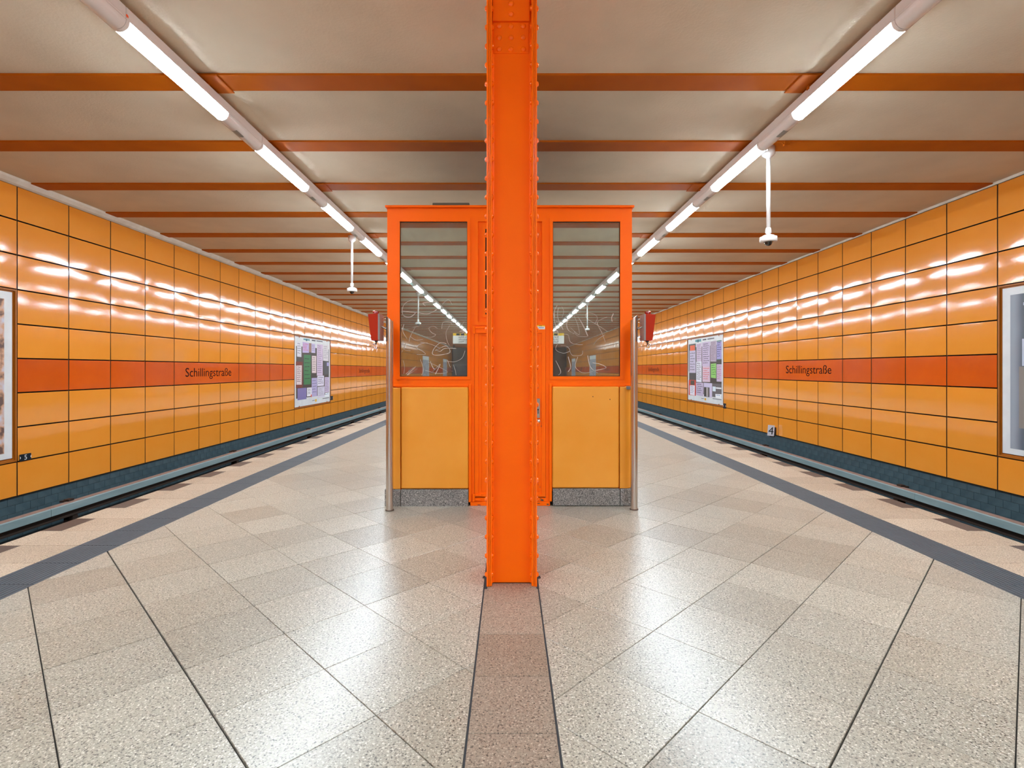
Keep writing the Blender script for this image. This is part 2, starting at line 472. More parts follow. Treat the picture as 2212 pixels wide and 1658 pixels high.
# ------------------------------------------------------------------ track troughs
def track(side, words):
    e = EDGE_L if side < 0 else EDGE_R
    x1 = side * (XW + .12)
    m = MB(); m.box(e - side * .05, x1, YB, YF, -1.3, -1.15)
    bed = tag(m.build('track_bed', M['bed']), 'dark ballast track bed beside the %s platform edge' % words, 'track bed')
    bed['kind'] = 'structure'
    cx = e + side * 1.4
    for s in (-1, 1):
        x = cx + s * .7175
        m = MB(); p = [(x - .07, -1.15), (x + .07, -1.15), (x + .07, -1.135), (x + .01, -1.12), (x + .01, -1.0), (x + .035, -.99), (x + .035, -.95), (x - .035, -.95), (x - .035, -.99), (x - .01, -1.0), (x - .01, -1.12), (x - .07, -1.135)]
        m.extr(p, 'y', YB, YF); m.build('running_rail', M['steel_dark'], bed)
    # conductor rail under a grey cover, on brackets off the wall
    r = thing('conductor_rail', 'grey covered conductor rail along the foot of the %s tiled wall' % words, 'power rail')
    # every cover length its own part
    step = 4.85; start = 7.63 - 4.85 * 3 if side < 0 else 8.62 - 4.85 * 3
    xa, xb = side * 6.72, side * 6.86
    y = start; ylow = y
    while y < YF - 5:
        m = MB(); y1 = y + step - .006
        m.extr([(xa, -.765), (xa, -.662), (xa + side * .012, -.650), (xb, -.650), (xb, -.765), (xb - side * .01, -.765), (xb - side * .01, -.665), (xa + side * .012, -.668), (xa + side * .012, -.765)], 'y', y, y1)
        m.mi = [0] * len(m.mi); m.mi[2] = 1
        o = m.build('rail_cover', [M['rail_grey'], M['rail_top']], r)
        y += step
    m = MB(); m.box(xa, xb, YB, start - .006, -.765, -.65); m.mi[1] = 1; m.build('rail_cover', [M['rail_grey'], M['rail_top']], r)
    m = MB(); m.extr([(xa + side * .03, -.86), (xa + side * .11, -.86), (xa + side * .11, -.845), (xa + side * .075, -.83), (xa + side * .075, -.79), (xa + side * .11, -.775), (xa + side * .03, -.775), (xa + side * .03, -.79), (xa + side * .062, -.79), (xa + side * .062, -.83), (xa + side * .03, -.845)], 'y', YB, YF)
    m.build('power_bar', M['steel_dark'], r)
    yb = (8.1 if side < 0 else 9.1) - 4.85
    while yb < YF:
        m = MB(); m.box(xa + side * .1, xa + side * .18, yb - .05, yb + .05, -1.15, -.62)
        m.box(xa + side * .04, xa + side * .18, yb - .05, yb + .05, -.93, -.87); m.box(xb, xb + side * .07, yb - .09, yb + .09, -.655, -.632)
        m.build('bracket', M['steel_dark'], r); yb += 4.85
track(-1, 'left'); track(1, 'right')
# ------------------------------------------------------------------ track walls
PL = .8911   # panel length
PERIOD = 15
def pillow(length, height, seed, mat, nx=5, nz=3, name='panel', bul=.0033):
    """enamel panel, slightly pillowed, rolled edge; local X = along the wall, Z up, front face towards -Y"""
    rnd = random.Random(seed); m = MB()
    L, Hh = length / 2, height / 2; e = .0022; vs = []
    tw = [rnd.uniform(-.0009, .0009) for _ in range(4)]
    tilt = rnd.uniform(-.0008, .0008), rnd.uniform(-.0008, .0008)
    for j in range(nz + 1):
        for i in range(nx + 1):
            # denser towards the edge
            s = -cos(pi * i / nx); t = -cos(pi * j / nz)
            x = s * (L - e); z = t * (Hh - e)
            d = bul * 1.5 * (1 - abs(s) ** 2.4) * (1 - abs(t) ** 2.2) + bul * .25 * (1 - t * t) + tw[0] * s * t + tw[1] * s * .5 + tilt[0] * s + tilt[1] * t
            vs.append((x, -d, z))
    W = nx + 1
    fs = [(j * W + i, j * W + i + 1, (j + 1) * W + i + 1, (j + 1) * W + i) for j in range(nz) for i in range(nx)]
    m.add(vs, fs, 0, True)
    bd = [i for i in range(W)] + [j * W + nx for j in range(1, nz + 1)] + [nz * W + i for i in range(nx - 1, -1, -1)] + [j * W for j in range(nz - 1, 0, -1)]
    o0 = len(m.v)
    for b in bd: m.v.append(m.v[b])
    o = len(m.v)
    for b in bd:
        v = m.v[b]; m.v.append((v[0] + (e if v[0] > L - e - 1e-4 else -e if v[0] < -L + e + 1e-4 else 0), v[1] + .012, v[2] + (e if v[2] > Hh - e - 1e-4 else -e if v[2] < -Hh + e + 1e-4 else 0)))
    for k in range(len(bd)):
        k2 = (k + 1) % len(bd); m.f.append([o0 + k, o + k, o + k2, o0 + k2]); m.mi.append(1); m.sm.append(False)
    me = bpy.data.meshes.new(name); me.from_pydata(m.v, [], m.f); me.materials.append(mat); me.materials.append(M['brown'])
    me.polygons.foreach_set('use_smooth', m.sm); me.polygons.foreach_set('material_index', m.mi)
    # front must face -Y
    import bmesh
    bm = bmesh.new(); bm.from_mesh(me); bm.faces.ensure_lookup_table()
    fl = [f for f in bm.faces if f.normal.y > 1e-6]
    bmesh.ops.reverse_faces(bm, faces=fl)
    bm.to_mesh(me); bm.free()
    return me

GAPV, GAPH = .015, .016
def wall(side, name, words, z0, pitch, yj, ks, khi):
    """side -1 left / +1 right; yj = depth of joint 0; individual panels for joints ks..khi"""
    rot = (0, 0, pi / 2) if side < 0 else (0, 0, -pi / 2)   # local X along the wall, local -Y into the hall
    X = side * XW
    m = MB(); m.box(X + side * .045, X + side * .4, YB, YF, -1.3, CEIL + .3)
    root = tag(m.build(name, M['black']), kind='structure')
    lab = lambda k: k * PL + yj
    sheets = [pillow(PL - GAPV, pitch - GAPH, 50 + s, M['panel']) for s in range(7)]
    bands = [pillow(PL - GAPV, pitch - GAPH, 80 + s, M['band']) for s in range(3)]
    wide = pillow(3 * PL - GAPV, pitch - GAPH, 99, M['band'], nx=9, name='name_panel')
    txt = text_mesh('lettering', 'Schillingstraße', .285, M['ink'], xs=.80)
    xs_ = [v.co.x for v in txt.vertices]; fac = 1.9 / (max(xs_) - min(xs_)); cxm = (max(xs_) + min(xs_)) / 2
    zs_ = [v.co.y for v in txt.vertices]
    for v in txt.vertices: v.co.x = (v.co.x - cxm) * fac
    far = MB(); farb = MB()
    kmin = int((YB - yj) / PL) + 1; kmax = int((YF - yj) / PL) - 1
    def posters(k):   # is column k inside a poster bay?
        return (k - 11) % PERIOD < 4
    def add_far(mb, me, x, y, z, kx=1):
        off = len(mb.v); c, s_ = (0, 1) if side < 0 else (0, -1)
        for v in me.vertices: mb.v.append((x - s_ * v.co.y, y + s_ * v.co.x, z + v.co.z))
        for p in me.polygons: mb.f.append([off + i for i in p.vertices]); mb.mi.append(p.material_index); mb.sm.append(p.use_smooth)
    for k in range(kmin, kmax):
        yc = lab(k + .5)
        for r in range(9):
            if posters(k) and 1 <= r <= 5: continue
            zc = z0 + (r + .5) * pitch
            if r == 3:
                ph = (k - 4) % PERIOD
                if ph in (0, 1, 2):
                    if ph == 1:
                        o = ob('name_panel', wide, root, (X, yc, zc), rot)
                        o['label'] = 'long orange panel with the station name in dark letters'
                        ob('lettering', txt, o, (0, -.0042, -.075), (pi / 2, 0, 0))['label'] = 'dark station name lettering'
                    continue
                if ks <= k < khi:
                    o = ob('panel', bands[random.randrange(3)], root, (X, yc, zc), rot); o['label'] = 'deep orange enamel panel'
                else: add_far(farb, bands[random.randrange(3)], X, yc, zc)
            elif ks <= k < khi: ob('panel', sheets[random.randrange(7)], root, (X, yc, zc), rot)
            else: add_far(far, sheets[random.randrange(7)], X, yc, zc)
    for mb, mat, nm in ((far, M['panel'], 'far_panel'), (farb, M['band'], 'far_band_panel')):
        me = bpy.data.meshes.new(nm); me.from_pydata(mb.v, [], mb.f); me.materials.append(mat); me.materials.append(M['brown']); me.polygons.foreach_set('use_smooth', mb.sm); me.polygons.foreach_set('material_index', mb.mi)
        ob(nm, me, root)['kind'] = 'stuff'
    # brown upright profiles behind the vertical joints
    m = MB()
    for k in range(kmin, kmax + 1):
        yy = lab(k); top = z0 + 9 * pitch
        inner = posters(k) and posters(k - 1)
        segs = [(z0, z0 + pitch), (z0 + 6 * pitch, top)] if inner else [(z0, top)]
        for a, b in segs: m.box(X + side * .006, X + side * .03, yy - .010, yy + .010, a + .004, b - .004)
    m.build('joint_profile', M['brown'], root)
    # brick plinth in running bond
    bl, bh = .2400, .1195; gb = .004
    me = MB(); me.bbox(-.02, 0, -bl / 2 + gb / 2, bl / 2 - gb / 2, -bh / 2 + gb / 2, bh / 2 - gb / 2, .0015)
    bm_ = me.mesh('brick', M['brick']); fb = MB()
    xb = X + side * .02
    m = MB(); m.box(xb + side * .006, xb + side * .03, YB, YF, -1.15, z0 - .002); m.build('mortar', M['mortar'], root)
    for r in range(7):
        zc = z0 - .006 - (r + .5) * bh
        if zc - bh / 2 < -1.16: break
        k = 0; yy = YB + (bl / 2 if r % 2 else 0)
        while yy < YF:
            if 7.0 < yy < 13.6 and r < 6: ob('brick', bm_, root, (xb + (side * .02 if side > 0 else 0), yy, zc))
            elif -12 < yy: fb.box(xb, xb + side * .02, yy - bl / 2 + gb / 2, yy + bl / 2 - gb / 2, zc - bh / 2 + gb / 2, zc + bh / 2 - gb / 2)
            yy += bl
    fb.box(xb, xb + side * .02, YB, -12.2, -1.15, z0 - .01)
    fb.build('far_brick', M['brick'], root)['kind'] = 'stuff'
    # thin black line between panels and brick
    m = MB(); m.box(X - side * .002, X + side * .03, YB, YF, z0 - .006, z0 + .002); m.build('base_profile', M['black'], root)
    return root, lab
ZL, PITL = -.458, .504
ZR, PITR = -.385, .5015
wall_l, labL = wall(-1, 'wall_left', 'left', ZL, PITL, 7.606, -1, 31)
wall_r, labR = wall(1, 'wall_right', 'right', ZR, PITR, 7.664, -1, 31)

# ------------------------------------------------------------------ ceiling, beams, coves
m = MB(); m.box(-XW - .4, XW + .4, YB, YF, CEIL, CEIL + .25)
ceiling = tag(m.build('ceiling', M['ceil']), kind='structure')
m = MB()
me = MB(); me.bbox(-7.13, 7.195, 0, .275, -.02, .03, .003); beam_me = me.mesh('beam', M['orange_beam'])
me = MB(); me.bbox(-.14, .20, -.02, .30, -.012, 0, .002)
me.bbox(.02, .05, .1, .14, -.05, -.012, .002); plate_me = me.mesh('mounting_plate', M['orange_beam'])
BEAM0, BSTEP = 4.868, 1.429
nb = 0
k = -42
while BEAM0 + k * BSTEP < YF - 1:
    yb = BEAM0 + k * BSTEP
    if yb > YB + .5:
        b = ob('beam', beam_me, ceiling, (0, yb, CEIL))
        if k % 2 == 0 and k > -8:
            ob('mounting_plate', plate_me, b, (-2.93, 0, -.02)); o = ob('mounting_plate', plate_me, b, (2.93, .275, -.02), (0, 0, pi))
    k += 1
m = MB(); m.extr([(-XW - .01, EYE + 2.672), (-XW + .012, EYE + 2.672), (-XW + .05, EYE + 2.690), (-XW + .088, EYE + 2.735), (-XW + .095, EYE + 2.772), (-XW - .01, EYE + 2.772)], 'y', YB, YF)
tag(m.build('trim_3', M['cove']), kind='structure')
m = MB(); m.box(XW - .012, XW + .04, YB, YF, EYE + 2.728, EYE + 2.772)
tag(m.build('trim_4', M['cove']), kind='structure')
# end walls of the modelled stretch
m = MB(); m.box(-XW - .4, XW + .4, YB - .3, YB, -1.3, CEIL + .25)
tag(m.build('wall_back', plain('end_wall_back', '6a4a34', .8)), kind='structure')
m = MB(); m.box(-XW - .4, XW + .4, YF, YF + .3, -1.3, CEIL + .25)
tag(m.build('wall_front', plain('end_wall_front', '8a5a30', .8)), kind='structure')

# ------------------------------------------------------------------ lamps
LX = 2.945; LZ = EYE + 2.62; LP = 2.143; LIT = 1.455; LY0 = 3.90
def lamp_proto():
    r = thing('ceiling_lamp', 'lamp', 'lamp')
    m = MB(); m.bbox(-.075, .075, 0, LP - .004, .0, .10, .006)
    m.box(-.077, .077, 0, LP - .004, .018, .021)
    m.build('housing', M['white'], r)
    def half(y0, y1, mat, nm, rad=.073, n=12):
        vs = []; fs = []
        for y in (y0, y1):
            for k in range(n + 1): a = pi * k / n; vs.append((-rad * cos(a), y, -rad * sin(a) * .98))
        fs = [(k, k + 1, n + 2 + k, n + 1 + k) for k in range(n)]
        two = isinstance(mat, list); mb = MB()
        if two:
            mb.add(vs, fs[3:n - 3], 0, True); mb.add(vs, fs[:3] + fs[n - 3:], 1, True)
        else: mb.add(vs, fs, 0, True)
        mb.add(vs[:n + 1], [tuple(range(n + 1))], int(two)); mb.add(vs[n + 1:], [tuple(range(n + 1))], int(two))
        return mb.build(nm, mat, r)
    half(.035, LIT - .03, [M['lamp'], M['lamp_side']], 'diffuser', .071)
    half(0, .034, M['clear_cover'], 'end_ring', .074); half(LIT - .029, LIT + .02, M['clear_cover'], 'end_ring', .074)
    c = half(LIT + .021, LP - .004, M['clear_cover'], 'cover', .073)
    mb = MB(); vs = []
    for y in (LIT + .20, LIT + .36):
        for k in range(5):
            a = pi * (.36 + .07 * k); vs.append((-.0745 * cos(a), y, -.0745 * sin(a)))
    mb.add(vs, [(k, k + 1, 6 + k, 5 + k) for k in range(4)], 0, True)
    mb.build('sticker', M['grey_sticker'], c)
    for y in (.3, LP - .3):
        m = MB(); m.box(-.02, .02, y - .03, y + .03, .1, .15); m.build('hanger', M['white'], r)
    return r
proto = lamp_proto(); used = False
kf = int((YF - LY0) / LP); kb = int((YB - LY0) / LP)
for side, nm in ((-1, 'left'), (1, 'right')):
    for k in range(kb + 1, kf):
        if not used: o = proto; used = True
        else: o = copy_tree(proto)
        o.location = (side * LX + (0 if side < 0 else .02), LY0 + k * LP, LZ)
        if k == -1: l = 'white unlit cover of the %s lamp row at the top edge' % nm
        elif k == 0: l = 'longest lit tube lamp of the %s ceiling row' % nm
        elif k > 0: l = '%s lit tube lamp of the %s ceiling row from the viewer' % (ordw(k + 1), nm)
        else: l = '%s tube lamp of the %s row behind the viewer, mirrored in glass' % (ordw(-k), nm)
        tag(o, l, 'lamp', 'tube lamps of the %s row' % nm)
# orange dot on the nearest left lamp
mb = MB(); n = 14
pts = [(.0752, .006 + .014 * cos(2 * pi * k / n), .03 + .014 * sin(2 * pi * k / n)) for k in range(n)]
mb.add(pts, [tuple(range(n))])
for o in list(COL.objects):
    if o.name.startswith('ceiling_lamp') and o.get('label', '').startswith('longest lit tube lamp of the left'):
        mb.build('dot_sticker', flat('ff5a10'), o)['label'] = 'small round orange sticker'

# ------------------------------------------------------------------ riveted column
CXC = .0165; CY0 = 3.345; CY1 = 3.655
col = thing('steel_column', 'orange riveted steel column standing in the middle of the platform before the booth', 'column', (CXC, 3.5, 0))
def cb(y): return y - 3.5
H2 = .1625
TOP = CEIL
for s in (-1, 1):
    m = MB(); m.bbox(s * (H2 - .013), s * H2, cb(CY0), cb(CY1), 0, TOP, .002); m.build('cover_plate', M['orange_gloss'], col)
    m = MB(); m.bbox(s * (H2 - .022), s * (H2 - .0145), cb(CY0 + .002), cb(CY1 - .002), 0, TOP, .002); m.build('flange', M['orange_gloss'], col)
for f, yy, sg in (('front', 3.407, 1), ('rear', 3.593, -1)):
    # channel: two legs with rounded roots and the web between them
    m = MB(); xo = H2 - .0235
    y_edge = cb(CY0 + .004) if sg > 0 else cb(CY1 - .004); yw = cb(yy)
    pr = []
    legt = .011
    pr.append((-xo, y_edge)); pr.append((-xo + legt, y_edge))
    for k in range(6):
        a = pi / 2 * k / 5; R = .016
        pr.append((-xo + legt + R - R * cos(a), yw - sg * (R - R * sin(a))))
    pr2 = [(-x, y) for x, y in pr[::-1]]
    back = [(xo, yw + sg * .012), (-xo, yw + sg * .012)]
    m.extr(pr + pr2 + back, 'z', 0.004 if sg > 0 else 0, TOP); m.build('channel', M['orange'], col)
# foot of the web stands slightly off the floor
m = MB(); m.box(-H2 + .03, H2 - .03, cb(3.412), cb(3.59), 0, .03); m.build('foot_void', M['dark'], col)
def dome(r, h, n=9):
    m = MB(); pr = [(r, 0), (r * .93, h * .35), (r * .72, h * .72), (r * .38, h * .95)]
    vs = [(p[0] * cos(2 * pi * k / n), p[0] * sin(2 * pi * k / n), p[1]) for p in pr for k in range(n)] + [(0, 0, h)]
    fs = [(i * n + k, i * n + (k + 1) % n, (i + 1) * n + (k + 1) % n, (i + 1) * n + k) for i in range(3) for k in range(n)]
    fs += [(3 * n + k, 3 * n + (k + 1) % n, 4 * n) for k in range(n)]
    m.add(vs, fs, 0, True); return m.mesh('rivet', M['orange_gloss'])
riv = dome(.0175, .013); rivb = dome(.019, .011)
z = .068
while z < 3.85:
    for s in (-1, 1):
        ob('rivet', riv, col, (s * H2, cb(3.375), z), (0, s * pi / 2, 0))
        ob('rivet', riv, col, (s * (H2 - .0345), cb(3.374), z), (0, -s * pi / 2, 0))
    z += .12235
rm = MB(); z = .068
while z < 3.9:
    for s in (-1, 1):
        for k in range(8):
            pass
        rm.lathe(0, 0, [(0, 0), (0, 0)], 3) if False else None
        c = (s * H2, cb(3.625), z)
        n = 8; vs = [(c[0] + s * h, c[1] + r * cos(2 * pi * k / n), c[2] + r * sin(2 * pi * k / n)) for r, h in ((.0155, 0), (.012, .008), (.004, .011)) for k in range(n)]
        rm.add(vs, [(i * n + k, i * n + (k + 1) % n, (i + 1) * n + (k + 1) % n, (i + 1) * n + k) for i in range(2) for k in range(n)] + [tuple(range(2 * n, 3 * n))], 0, True)
    z += .12235
rm.build('rear_rivet', M['orange'], col)['kind'] = 'stuff'
m = MB(); m.bbox(-.124, .1165, cb(3.388), cb(3.407), 3.669, TOP, .002); m.build('splice_plate', M['orange'], col)
m = MB(); m.bbox(-.119, .1115, cb(3.4015), cb(3.407), 3.466, 3.668, .001); m.build('packing_plate', M['orange'], col)
for zz in (3.642, 3.567, 3.491):
    for xx in (-.0825, -.0045, .0745): ob('rivet', rivb, col, (xx, cb(3.4015), zz), (pi / 2, 0, 0))
for zz in (3.712, 3.779, 3.846): ob('rivet', rivb, col, (-.0045, cb(3.388), zz), (pi / 2, 0, 0))
# sealant patches at the foot
m = MB()
for s in (-1, 1):
    m.add([(s * (H2 - .005), cb(3.31), .0016), (s * (H2 + .012), cb(3.31), .0016), (s * (H2 + .014), cb(3.47), .0016), (s * (H2 + .034), cb(3.48), .0016), (s * (H2 + .03), cb(3.52), .0016), (s * (H2 - .005), cb(3.52), .0016)], [tuple(range(6))])
m.build('sealant', M['strip_joint'], col)

# ------------------------------------------------------------------ platform booth
BY = 5.338; SC = 210.4
def bx(px): return (px - 1100) / SC
def bz(py): return EYE + (797 - py) / SC
booth = thing('platform_booth', 'orange steel supervisor booth with two large windows behind the column', 'booth', (0, BY, 0))
O = M['orange']; DEP = 3.0
def Rr(x0, x1, y0, y1): return (bx(x0), bx(x1), bz(y1), bz(y0))
m = MB()
def fb_(x0, x1, y0, y1, a=0., b=.05): m.box(bx(x0), bx(x1), a, b, bz(y1), bz(y0))
fb_(836.5, 1365.2, 448, 470.4); fb_(836.5, 857, 470.4, 835); fb_(1346, 1365.2, 470.4, 834)
fb_(857, 1024.8, 470.4, 474); fb_(1179, 1346, 470.4, 474)
fb_(1015.5, 1024.8, 474, 1088); fb_(1178.7, 1188, 474, 1088)
fb_(857, 1015.5, 817, 836); fb_(1188, 1346, 817, 836)
fb_(840, 1015.5, 836, 1060, .012, .05); fb_(1188, 1356, 836, 1060, .012, .05)
fb_(1024.8, 1178.7, 702, 706)
m.build('front_frame', O, booth)
m = MB(); m.bbox(bx(833), bx(1369.2), -.03, DEP + .03, bz(449), bz(444.6), .003); m.bbox(bx(837), bx(1365), 0, DEP, bz(447), bz(441) - .02, .003)
m.build('roof', O, booth)
m = MB(); m.box(bx(835), bx(1367), -.025, DEP + .025, bz(444.6) - .001, bz(444.6) + .0015); m.build('roof_bounce_sheet', flat('3a3632', .95), booth)['label'] = 'added dark sheet on the roof against orange bounce'  # unseen dark sheet added to keep the roof from bouncing orange onto the ceiling
for (x0, x1, gx0, gx1, gy1, wd) in ((856.3, 1016.2, 863.6, 1009.6, 812.8, 'left'), (1187.7, 1346.5, 1194.2, 1339.6, 812.5, 'right')):
    m = MB(); m.ring(Rr(x0, x1, 471, 819.3), Rr(gx0, gx1, 478.3, gy1), -.008, .03)
    wf = m.build('window_frame', O, booth)
    m = MB(); m.ring(Rr(gx0, gx1, 478.3, gy1), Rr(gx0 + 1.2, gx1 - 1.2, 479.5, gy1 - 1.2), .012, .03); m.build('window_seal', M['rubber'], wf)
    m = MB(); m.box(bx(gx0 + .5), bx(gx1 - .5), .018, .024, bz(gy1 - .5), bz(479)); m.build('window_pane', M['glass'], wf)['label'] = 'reflective scratched glass'
    # scratched scribbles on the pane
    rg = random.Random(3 if wd == 'left' else 8); m = MB()
    def stroke(pts):
        # smooth by Catmull-Rom
        P = [pts[0]] + pts + [pts[-1]]; out = []
        for i in range(1, len(P) - 2):
            for t in (0, .25, .5, .75):
                a, b, c, d = P[i - 1], P[i], P[i + 1], P[i + 2]
                out.append(tuple(.5 * (2 * b[j] + (c[j] - a[j]) * t + (2 * a[j] - 5 * b[j] + 4 * c[j] - d[j]) * t * t + (3 * b[j] - a[j] - 3 * c[j] + d[j]) * t ** 3) for j in (0, 1)))
        out.append(pts[-1])
        for i in range(len(out) - 1):
            (x0_, y0_), (x1_, y1_) = out[i], out[i + 1]; L_ = math.hypot(x1_ - x0_, y1_ - y0_)
            if L_ < 1e-4: continue
            nx_, ny_ = -(y1_ - y0_) / L_ * .23, (x1_ - x0_) / L_ * .23
            m.add([(bx(x0_ + nx_), .0168, bz(y0_ + ny_)), (bx(x1_ + nx_), .0168, bz(y1_ + ny_)), (bx(x1_ - nx_), .0168, bz(y1_ - ny_)), (bx(x0_ - nx_), .0168, bz(y0_ - ny_))], [(0, 1, 2, 3)])
    if wd == 'left':
        K = lambda L: [(780 + a / 3.768, 420 + b / 3.768) for a, b in L]
        ST = [[(435, 862), (400, 858), (350, 890), (330, 940), (345, 985), (400, 992), (440, 960)], [(330, 945), (430, 955), (540, 970), (610, 935)], [(615, 868), (560, 872), (500, 880), (520, 905)],
              [(740, 895), (710, 853), (670, 880), (645, 930), (680, 975), (740, 975)], [(345, 1050), (335, 1110), (370, 1170)], [(330, 1105), (400, 1085), (460, 1070)], [(440, 1075), (400, 1150), (388, 1195)], [(395, 1150), (440, 1182), (500, 1178)],
              [(620, 1090), (590, 1070), (550, 1085), (570, 1120), (605, 1140), (570, 1160), (505, 1155)], [(655, 1090), (665, 1040), (720, 1035), (740, 1060)], [(720, 1065), (690, 1120), (700, 1195), (720, 1228)],
              [(540, 1205), (480, 1215), (450, 1245), (500, 1275), (520, 1300), (450, 1300)], [(480, 1200), (560, 1215), (640, 1250)], [(690, 1210), (640, 1205), (590, 1255), (580, 1300), (650, 1305), (720, 1280), (690, 1230), (600, 1270)],
              [(605, 1260), (640, 1275), (680, 1250), (770, 1250)], [(845, 1270), (820, 1330), (760, 1360), (700, 1355)], [(750, 1385), (765, 1430), (772, 1468)], [(700, 1345), (725, 1405)],
              [(560, 1355), (590, 1420), (620, 1400), (575, 1450), (640, 1380), (600, 1460)], [(360, 1460), (420, 1410), (380, 1440), (440, 1400), (370, 1468), (450, 1420)], [(540, 1360), (700, 1440), (620, 1455), (520, 1430)],
              [(340, 1350), (350, 1400), (345, 1460)], [(480, 1340), (505, 1420), (490, 1470)], [(810, 1100), (835, 1090), (800, 1115), (845, 1105), (815, 1130)], [(805, 1080), (840, 1030)], [(330, 1280), (360, 1210), (350, 1260), (400, 1270)]]
    else:
        K = lambda L: [(1100 + a / 3.768, 420 + b / 3.768) for a, b in L]
        ST = [[(550, 950), (500, 1000), (440, 1030), (380, 1030)], [(360, 960), (370, 1030), (385, 1090)], [(400, 920), (395, 1000), (440, 1100)], [(430, 910), (445, 950), (430, 1000)], [(520, 980), (470, 1040), (480, 1100), (530, 1130)],
              [(530, 985), (560, 1060), (570, 1140), (500, 1080)], [(560, 990), (600, 1060), (640, 1150)], [(640, 1155), (560, 1150), (530, 1110)], [(800, 1112), (720, 1060), (640, 1010), (625, 970), (680, 965), (720, 1000), (700, 1050)],
              [(850, 965), (835, 1000), (840, 1030)], [(800, 995), (740, 1020), (720, 1050), (760, 1130), (785, 1200)], [(430, 1140), (480, 1140), (500, 1200), (560, 1220), (600, 1220)], [(400, 1200), (380, 1260), (440, 1290), (495, 1270), (470, 1235), (420, 1230)],
              [(495, 1275), (520, 1310), (590, 1305), (600, 1270)], [(360, 1070), (400, 1130), (370, 1180)], [(560, 1320), (540, 1400), (600, 1450), (680, 1440)], [(680, 1370), (740, 1380), (790, 1410), (700, 1430)], [(480, 1320), (500, 1400), (480, 1440)], [(380, 1350), (420, 1440), (400, 1470)],
              [(780, 1140), (720, 1180), (690, 1220)], [(640, 1310), (660, 1400), (720, 1450)], [(370, 1000), (350 + 20, 940), (390, 900)]]
    for s_ in ST:
        stroke(K(s_))
        if rg.random() < .5: stroke([(x + rg.uniform(.4, 1), y + rg.uniform(-1, 1)) for x, y in K(s_)])
    m.build('scratches', M['scratch'], wf)['kind'] = 'stuff'

# upper fixed light with its small dark window
m = MB(); m.ring(Rr(1024.8, 1178.7, 470.6, 702.3), Rr(1032.6, 1171, 478.6, 694.5), -.010, .03)
ul = m.build('fanlight_panel', O, booth)
m = MB(); m.ring(Rr(1032.6, 1171, 478.6, 694.5), Rr(1042.5, 1161, 488, 685), .012, .03); m.build('inner_board', O, ul)
m = MB(); m.ring(Rr(1042.5, 1161, 488, 685), Rr(1048.3, 1155, 494, 678.8), -.002, .03); m.build('inner_frame', O, ul)
m = MB(); m.box(bx(1048), bx(1155.3), .014, .02, bz(679), bz(493.7)); m.build('small_pane', M['dark'], ul)
# door leaf
m = MB(); m.ring(Rr(1025.5, 1178.2, 705, 1072), Rr(1033.6, 1170.3, 719, 1067), -.010, .03); m.ring(Rr(1033.6, 1170.3, 719, 1067), Rr(1039.6, 1164, 724.4, 1062), 0.0, .03)
m.box(bx(1039), bx(1164.5), .010, .03, bz(1062.5), bz(724))
door = m.build('door', O, booth)
for (yt, yb_) in ((705.5, 720.5), (1066, 1081)):
    m = MB(); m.tube([(bx(1024), -.014, bz(yb_)), (bx(1024), -.014, bz(yt))], .0125, 10)
    m.bbox(bx(1027), bx(1051) if yt < 900 else bx(1041), -.020, -.008, bz(yt + 4.2), bz(yt + 1), .002)
    m.bbox(bx(1027), bx(1051) if yt < 900 else bx(1041), -.020, -.008, bz(yb_ - 1), bz(yb_ - 3.6), .002)
    m.build('hinge', O, door)
m = MB(); m.bbox(bx(1159), bx(1166), -.015, -.008, bz(902), bz(860.3), .001)
lp = m.build('lock_plate', plain('lock_plate', 'a8a49c', .35, 1.), door)
m = MB(); m.tube([(bx(1162.3), -.017, bz(884)), (bx(1162.3), -.0149, bz(884))], .008, 10); m.tube([(bx(1162.3), -.023, bz(874)), (bx(1162.3), -.0149, bz(874))], .007, 10)
m.add([(bx(1161.6), -.0155, bz(893)), (bx(1163), -.0155, bz(893)), (bx(1163), -.0155, bz(885)), (bx(1161.6), -.0155, bz(885))], [(0, 1, 2, 3)])
m.build('key_cylinder', M['dark'], door)
m = MB(); prf = [(.008, 0), (.009, -.02), (.017, -.026), (.021, -.036), (.019, -.048), (.010, -.056)]
n = 16; vs = [(bx(1162.8) + r * cos(2 * pi * k / n), yy - .009, bz(908) + r * sin(2 * pi * k / n)) for r, yy in prf for k in range(n)]
m.add(vs, [(i * n + k, i * n + (k + 1) % n, (i + 1) * n + (k + 1) % n, (i + 1) * n + k) for i in range(5) for k in range(n)] + [tuple(5 * n + k for k in range(n))], 0, True)
m.build('knob', M['chrome'], door)['label'] = 'round chrome knob'
m = MB(); m.box(bx(1158), bx(1177), -.0115, -.0062, bz(711), bz(702.4)); m.box(bx(1158), bx(1177), -.0120, -.0114, bz(705), bz(702.4), 1)
stk = m.build('sticker', [M['poster_white'], M['yellow']], booth)
stk['label'] = 'small white sticker with a yellow head'
m = MB()
for k, (a, b) in enumerate(((1163.5, 1166), (1167, 1170))): m.box(bx(a), bx(b), -.0125, -.0119, bz(704.4), bz(703.2))
for k in range(4): m.box(bx(1163 + k * 3), bx(1165.6 + k * 3), -.0120, -.0114, bz(708.3), bz(706.9), 1)
m.build('printed_lines', [M['blackink'], flat('3a5a9a')], stk)
